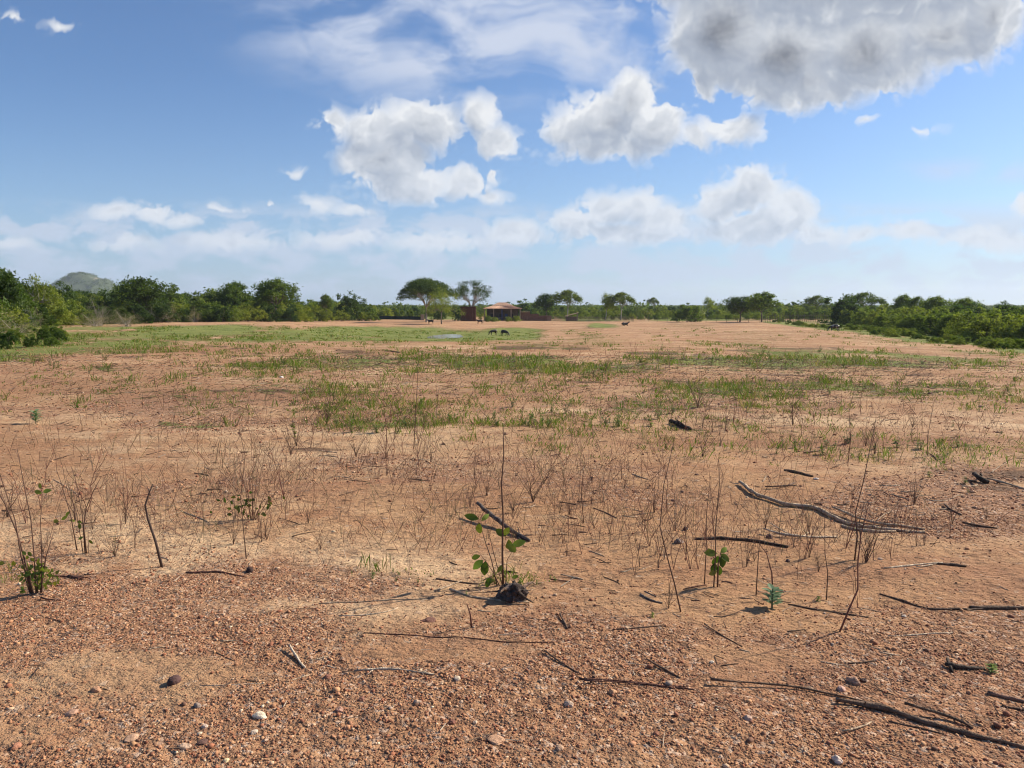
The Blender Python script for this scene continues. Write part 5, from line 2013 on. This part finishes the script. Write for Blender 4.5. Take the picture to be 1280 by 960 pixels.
stick('charred_chunk', [([(1181, 833), (1196, 834), (1210, 836), (1230, 835)], 4.0, .01), ([(1183, 828), (1190, 840)], 3.2, .02)], 'charred chunk of wood beside the bright yellow-green weed', CHAR, seed=21)
stick('bleached_twig', [([(1110, 796), (1150, 792), (1192, 790)], 1.2, 0)], 'thin bleached twig on the gravel right of the dark curving stem', PALE, seed=22)
stick('slanting_twig', [([(681, 825), (700, 838), (724, 851)], 1.7, .01)], 'dark slanting twig up-left of the stranded root', BROWN, seed=23)
stick('twig', [([(808, 834), (828, 843), (850, 852)], 1.8, .01)], 'brown slanting twig right above the stranded root', BROWN, seed=24)
stick('twig', [([(700, 775), (704, 784), (709, 795)], 2.0, .01)], 'short dark twig pointing towards the viewer, right of the torn stump', DARK, seed=25)
stick('dark_stick', [([(980, 591), (998, 594), (1016, 599)], 2.4, .01)], 'short dark stick above the start of the long curved branch', DARK, seed=26)
stick('dark_stick', [([(956, 613), (975, 613), (996, 611)], 1.6, .02), ([(985, 612), (994, 607)], 1.8, 0)], 'knobbly dark stick just right of the tip of the long curved branch', DARK, seed=27)
stick('dark_stick', [([(1181, 635), (1190, 641), (1201, 647)], 2.0, .01)], 'small dark stick slanting on the stony ground above the pale stick', DARK, seed=28)
stick('dark_stick', [([(1203, 656), (1222, 659), (1246, 661)], 2.0, .01)], 'flat-lying dark stick on the stony ground, nearest the right edge', DARK, seed=29)
stick('black_stump', [([(838, 532), (850, 536), (863, 540)], 4.2, .02), ([(842, 534), (838, 527)], 2.0, .03)], 'small black stump in the green band right of the broad green weed', CHAR, 'stump', seed=30)
stick('dark_root', [([(985, 757), (1020, 764), (1050, 768), (1084, 772)], 2.0, 0)], 'dark root lying right of the blue-green weed', DARK, 'root', seed=31)
stick('dark_root', [([(60, 716), (85, 717), (112, 719)], 1.6, 0), ([(85, 717), (104, 722)], 2.6, 0)], 'dark root piece right of the leafy clump', REDB, 'root', seed=32)
stick('dark_root', [([(232, 712), (270, 713), (306, 718)], 1.9, 0)], 'dark root ending at the small dark nut', REDB, 'root', seed=33)
stick('grey_stick', [([(1053, 922), (1075, 914), (1089, 905)], 2.0, .01)], 'grey stick below the long dark rotten branch', GREY, seed=34)
stick('twig', [([(1060, 832), (1082, 831), (1101, 828)], 1.5, 0)], 'dark twig left of the charred chunk', DARK, seed=35)
stick('twig', [([(880, 788), (905, 802), (928, 814)], 1.2, .005)], 'thin slanting twig in the gravel below the second seedling', BROWN, seed=36)
stick('flat_bark', [([(1235, 868), (1262, 873), (1295, 880)], 4.2, 0)], 'flat strip of brown bark at the right edge above the rotten branch', (.22, .12, .08), 'bark', seed=37)
stick('flat_bark', [([(1252, 882), (1270, 886), (1292, 889)], 2.6, 0)], 'smaller dark strip of bark under the flat brown one', DARK, 'bark', seed=38)
stick('pale_stick', [([(545, 742), (560, 734), (577, 728)], 2.2, 0)], 'pale split stick left of the torn stump', GREY, seed=39)
stick('lying_stick', [([(562, 738), (590, 748), (622, 756), (662, 757)], 1.9, 0)], 'pale stick lying in front of the torn stump', GREY, seed=40)
stick('dark_branch', [([(545, 727), (570, 729), (600, 731)], 1.6, 0)], 'thin dark branch behind the torn stump, left of the seedling foot', DARK, seed=41)
stick('twig', [([(770, 795), (800, 794), (828, 791)], 1.6, 0)], 'tan twig lying level in the gravel below the leaning stem', BROWN, seed=42)
stick('twig', [([(800, 748), (812, 756), (828, 758)], 2.6, 0), ([(806, 744), (820, 750)], 1.4, 0)], 'grey broken root left of the leaning reddish stem', (.16, .13, .11), 'root', seed=43)
stick('flood_wood', [([(420, 441), (452, 440), (500, 443)], 1.0, .0)], 'thin dark wood line on the far flat before the pond', DARK, seed=44)


# torn stump in front of the seedling
def stump():
    b = at(641, 753)
    s = b.y / F
    e = empty('torn_stump', b)
    tag(e, 'torn black stump with splayed roots at the foot of the leafy seedling', 'stump')
    rn = random.Random(5)
    bm = bmesh.new()
    bmesh.ops.create_icosphere(bm, subdivisions=4, radius=1)
    for v in bm.verts:
        c = v.co.copy()
        n = mnoise.fractal(c * 1.7 + Vector((3, 1, 7)), 1.0, 2.0, 5)
        n2 = abs(mnoise.noise(Vector((c.x * 5, c.y * 5, c.z * 1.2))))
        v.co = Vector((c.x * 19 * s, c.y * 15 * s, c.z * 15 * s)) * (1 + .45 * n - .35 * n2)
        v.co.z = max(v.co.z, -.02) + .02
    me = bpy.data.meshes.new('body')
    bm.to_mesh(me)
    bm.free()
    ca = me.color_attributes.new('Col', 'FLOAT_COLOR', 'POINT')
    for i, v in enumerate(me.vertices):
        k = .05 + .16 * max(0, mnoise.noise(v.co * 60)) ** 1
        ca.data[i].color = (k * 1.25, k * .9, k * .75, 1)
    me.materials.append(M_wood)
    link('body', me, e)
    for k in range(11):
        a = rn.uniform(0, 6.28)
        L = rn.uniform(14, 30) * s
        mb = MB()
        P = [Vector((math.cos(a) * 8 * s, math.sin(a) * 7 * s, 12 * s))]
        for q in range(1, 5):
            t = q / 4
            P.append(Vector((math.cos(a + .3 * t) * (8 * s + L * t), math.sin(a + .3 * t) * (7 * s + L * .8 * t), 12 * s * (1 - t) ** .8 + rn.uniform(0, .02) + (.05 if k % 4 == 0 else 0) * t)))
        mb.tube(P, [.014, .011, .008, .005, .003], 6, col=rn.choice([DARK, CHAR, BROWN, (.26, .17, .12)]), rough=.12, seed=k)
        mb.build('root', M_wood, e, smooth=True)


stump()

# ---- small twigs scattered on the ground
TZ_ = [('on the gravel at the bottom left', 200, 800, 220, 80, 16), ('on the gravel along the bottom', 640, 880, 260, 50, 14), ('on the gravel at the bottom right', 1050, 820, 180, 70, 16), ('on the sand round the torn stump', 640, 725, 130, 35, 20),
       ('on the stony ground at the right', 1130, 620, 130, 40, 22), ('on the left sand round the crooked stick', 200, 650, 170, 45, 18), ('on the sand beyond the bushy dead weed', 380, 590, 200, 30, 16), ('in the reddish weed patch', 740, 650, 120, 45, 18),
       ('round the second seedling', 900, 740, 110, 30, 16)]
for (words, cx, cy, rx, ry, n) in TZ_:
    for q in range(n):
        px, py = cx + rw.gauss(0, .6) * rx, min(950, cy + rw.gauss(0, .6) * ry)
        L = rw.uniform(9, 30)
        a = rw.gauss(0, .25)
        col, w1 = rw.choice([(DARK, 'dark'), (BROWN, 'brown'), (GREY, 'grey'), (REDB, 'reddish'), ((.38, .29, .2), 'straw-coloured')])
        pts = [(px, py), (px + L * .5, py + L * .5 * math.sin(a) + rw.uniform(-2, 2)), (px + L, py + L * math.sin(a))]
        stick('small_twig', [(pts, rw.uniform(.6, 1.3), rw.choice([0, 0, .01]))], f'small {w1} twig {words}', col, 'twig', seed=q, group=f'small twigs {words}')


# ================================================================ stones that stand out
def stone(px, py, wpx, label, col, flat=.6, name='stone', seed=0, rough=.22, long=1.0, cat='stone'):
    p = at(px, py)
    r = wpx * p.y / F / 2
    bm = bmesh.new()
    bmesh.ops.create_icosphere(bm, subdivisions=3, radius=1)
    off = Vector((seed * 3.7, seed * 1.3, 2))
    for v in bm.verts:
        c = v.co.copy()
        v.co = Vector((c.x * long, c.y * .8, c.z * flat)) * r * (1 + rough * 1.6 * mnoise.noise(c * 1.1 + off) + rough * .5 * mnoise.noise(c * 3.1 + off))
    me = bpy.data.meshes.new(name)
    bm.to_mesh(me)
    bm.free()
    me.polygons.foreach_set('use_smooth', [rough < .15] * len(me.polygons))
    ca = me.color_attributes.new('Col', 'FLOAT_COLOR', 'POINT')
    ca.data.foreach_set('color', np.tile(np.array((*col, 1), np.float32), len(me.vertices)))
    me.materials.append(M_stone)
    o = link(name, me, None, p + Vector((0, 0, r * flat * .22)))
    o.rotation_euler = (0, 0, seed)
    tag(o, label, cat)
    return o


o = stone(218, 858, 18, 'round dark purple-brown nut with straws, in the bottom left gravel', (.085, .045, .04), .85, 'nut', 1, .06, cat='nut')
stone(312, 711, 11, 'small dark nut at the end of the dark root', (.05, .028, .024), .9, 'nut', 2, .06, cat='nut')
ST = [
    (325, 900, 20, 'largest cream-white stone in the bottom left gravel', (.66, .55, .40), .6), (318, 918, 12, 'small cream stone just below the largest white one', (.60, .48, .36), .6),
    (90, 895, 22, 'flat brown stone in the bottom left gravel', (.36, .21, .14), .4), (231, 936, 19, 'pale tan oval stone near the bottom edge, left', (.50, .34, .23), .5),
    (283, 954, 11, 'yellowish stone at the very bottom edge, left', (.66, .52, .30), .6), (165, 925, 26, 'flat tan slab stone in the bottom left gravel', (.44, .27, .17), .25),
    (247, 887, 12, 'angular grey stone below the round dark nut', (.27, .20, .16), .9), (256, 911, 11, 'pinkish white pebble left of the largest white stone', (.58, .43, .33), .6),
    (572, 859, 12, 'small white stone right of the bleached root', (.60, .47, .34), .7), (620, 934, 26, 'large flat orange-tan stone near the bottom centre', (.46, .27, .16), .35),
    (565, 909, 12, 'red-brown angular stone near the bottom centre', (.19, .08, .055), .8), (594, 909, 9, 'small cream pebble beside the red-brown angular stone', (.56, .42, .30), .7),
    (522, 887, 12, 'tan pebble below the bleached root', (.52, .36, .25), .7), (120, 866, 17, 'orange-brown stone left of the round dark nut', (.40, .22, .13), .6),
    (253, 931, 18, 'dark flat stone right of the pale tan oval one', (.12, .065, .05), .4), (711, 886, 15, 'grey rounded stone below the stranded root', (.46, .33, .24), .75),
    (765, 872, 14, 'smooth orange stone just under the stranded root', (.50, .28, .15), .6), (1052, 862, 16, 'pink rounded stone, left of a close pair', (.50, .31, .24), .6),
    (1067, 854, 18, 'tan-brown rounded stone, right of a close pair', (.36, .21, .14), .75), (1079, 853, 10, 'dark stone touching the tan-brown rounded one', (.07, .04, .035), .8),
    (890, 834, 8, 'tiny white stone in the gravel right of centre', (.62, .52, .40), .6), (1047, 955, 17, 'cream stone at the bottom edge under the rotten branch', (.60, .46, .36), .7),
    (848, 678, 15, 'angular grey stone left of the charred stick', (.24, .175, .135), .7), (857, 660, 9, 'small dark stone above the angular grey one', (.05, .035, .03), .9),
    (352, 473, 7, 'tiny white stone on the far flat left of centre', (.72, .68, .62), .6), (536, 781, 24, 'flat dark brown brick-like chip below the torn stump', (.17, .08, .055), .28),
    (985, 702, 8, 'small dark stone in the sand under the charred stick', (.10, .06, .05), .7), (410, 851, 12, 'reddish stone left of the bleached root', (.25, .11, .07), .6),
    (425, 893, 13, 'reddish gravel stone under the bleached root', (.42, .24, .17), .7), (452, 880, 11, 'purple-brown stone left of the tan pebble', (.24, .11, .075), .7),
    (962, 671, 12, 'brown angular block at the start of the twisted root', (.20, .11, .075), .8), (1020, 603, 8, 'small pale stone on the stony ground right of the dark stick', (.6, .5, .42), .5),
    (1100, 700, 8, 'small grey stone near the splintered pale stick', (.33, .24, .18), .6), (700, 945, 14, 'tan stone near the bottom edge right of centre', (.44, .28, .18), .6),
    (820, 925, 12, 'rusty stone in the bottom gravel right of centre', (.30, .13, .075), .6), (935, 905, 14, 'pale pink stone left of the rotten branch', (.48, .32, .24), .6),
    (20, 935, 16, 'rusty stone in the bottom left corner', (.33, .15, .09), .6), (1130, 770, 8, 'small pale chip under the right branch', (.55, .45, .36), .5),
]
for i, (x, y, w, lab, c, fl) in enumerate(ST):
    stone(x, y, w * .84, lab, c, fl, seed=i + 3, long=1.15 if i % 3 == 0 else .95)
# clods on the flats
for i in range(46):
    px, py = rw.uniform(0, 1280), rw.uniform(480, 640)
    reg = 'left' if px < 430 else 'middle' if px < 850 else 'right'
    stone(px, py, rw.uniform(3, 7), f'small earth clod or stone on the {reg} part of the flat', (.22, .12, .08), .6, 'clod', i, cat='clod')['group'] = f'clods on the {reg} part of the flat'


# ================================================================ air
def haze():
    mb = MB()
    mb.box((-5200, -600, -9), (5200, 6400, 140))
    me_o = mb.build('haze', bpy.data.materials.new('haze_air'))
    m = me_o.data.materials[0]
    m.use_nodes = True
    t = m.node_tree
    t.nodes.remove(t.nodes['Principled BSDF'])
    pv = t.nodes.new('ShaderNodeVolumePrincipled')
    pv.inputs['Color'].default_value = (0.78, 0.88, 1.0, 1)
    pv.inputs['Density'].default_value = 1.0e-4
    pv.inputs['Anisotropy'].default_value = 0.3
    t.links.new(pv.outputs[0], t.nodes['Material Output'].inputs['Volume'])
    tag(me_o, kind='stuff')


haze()
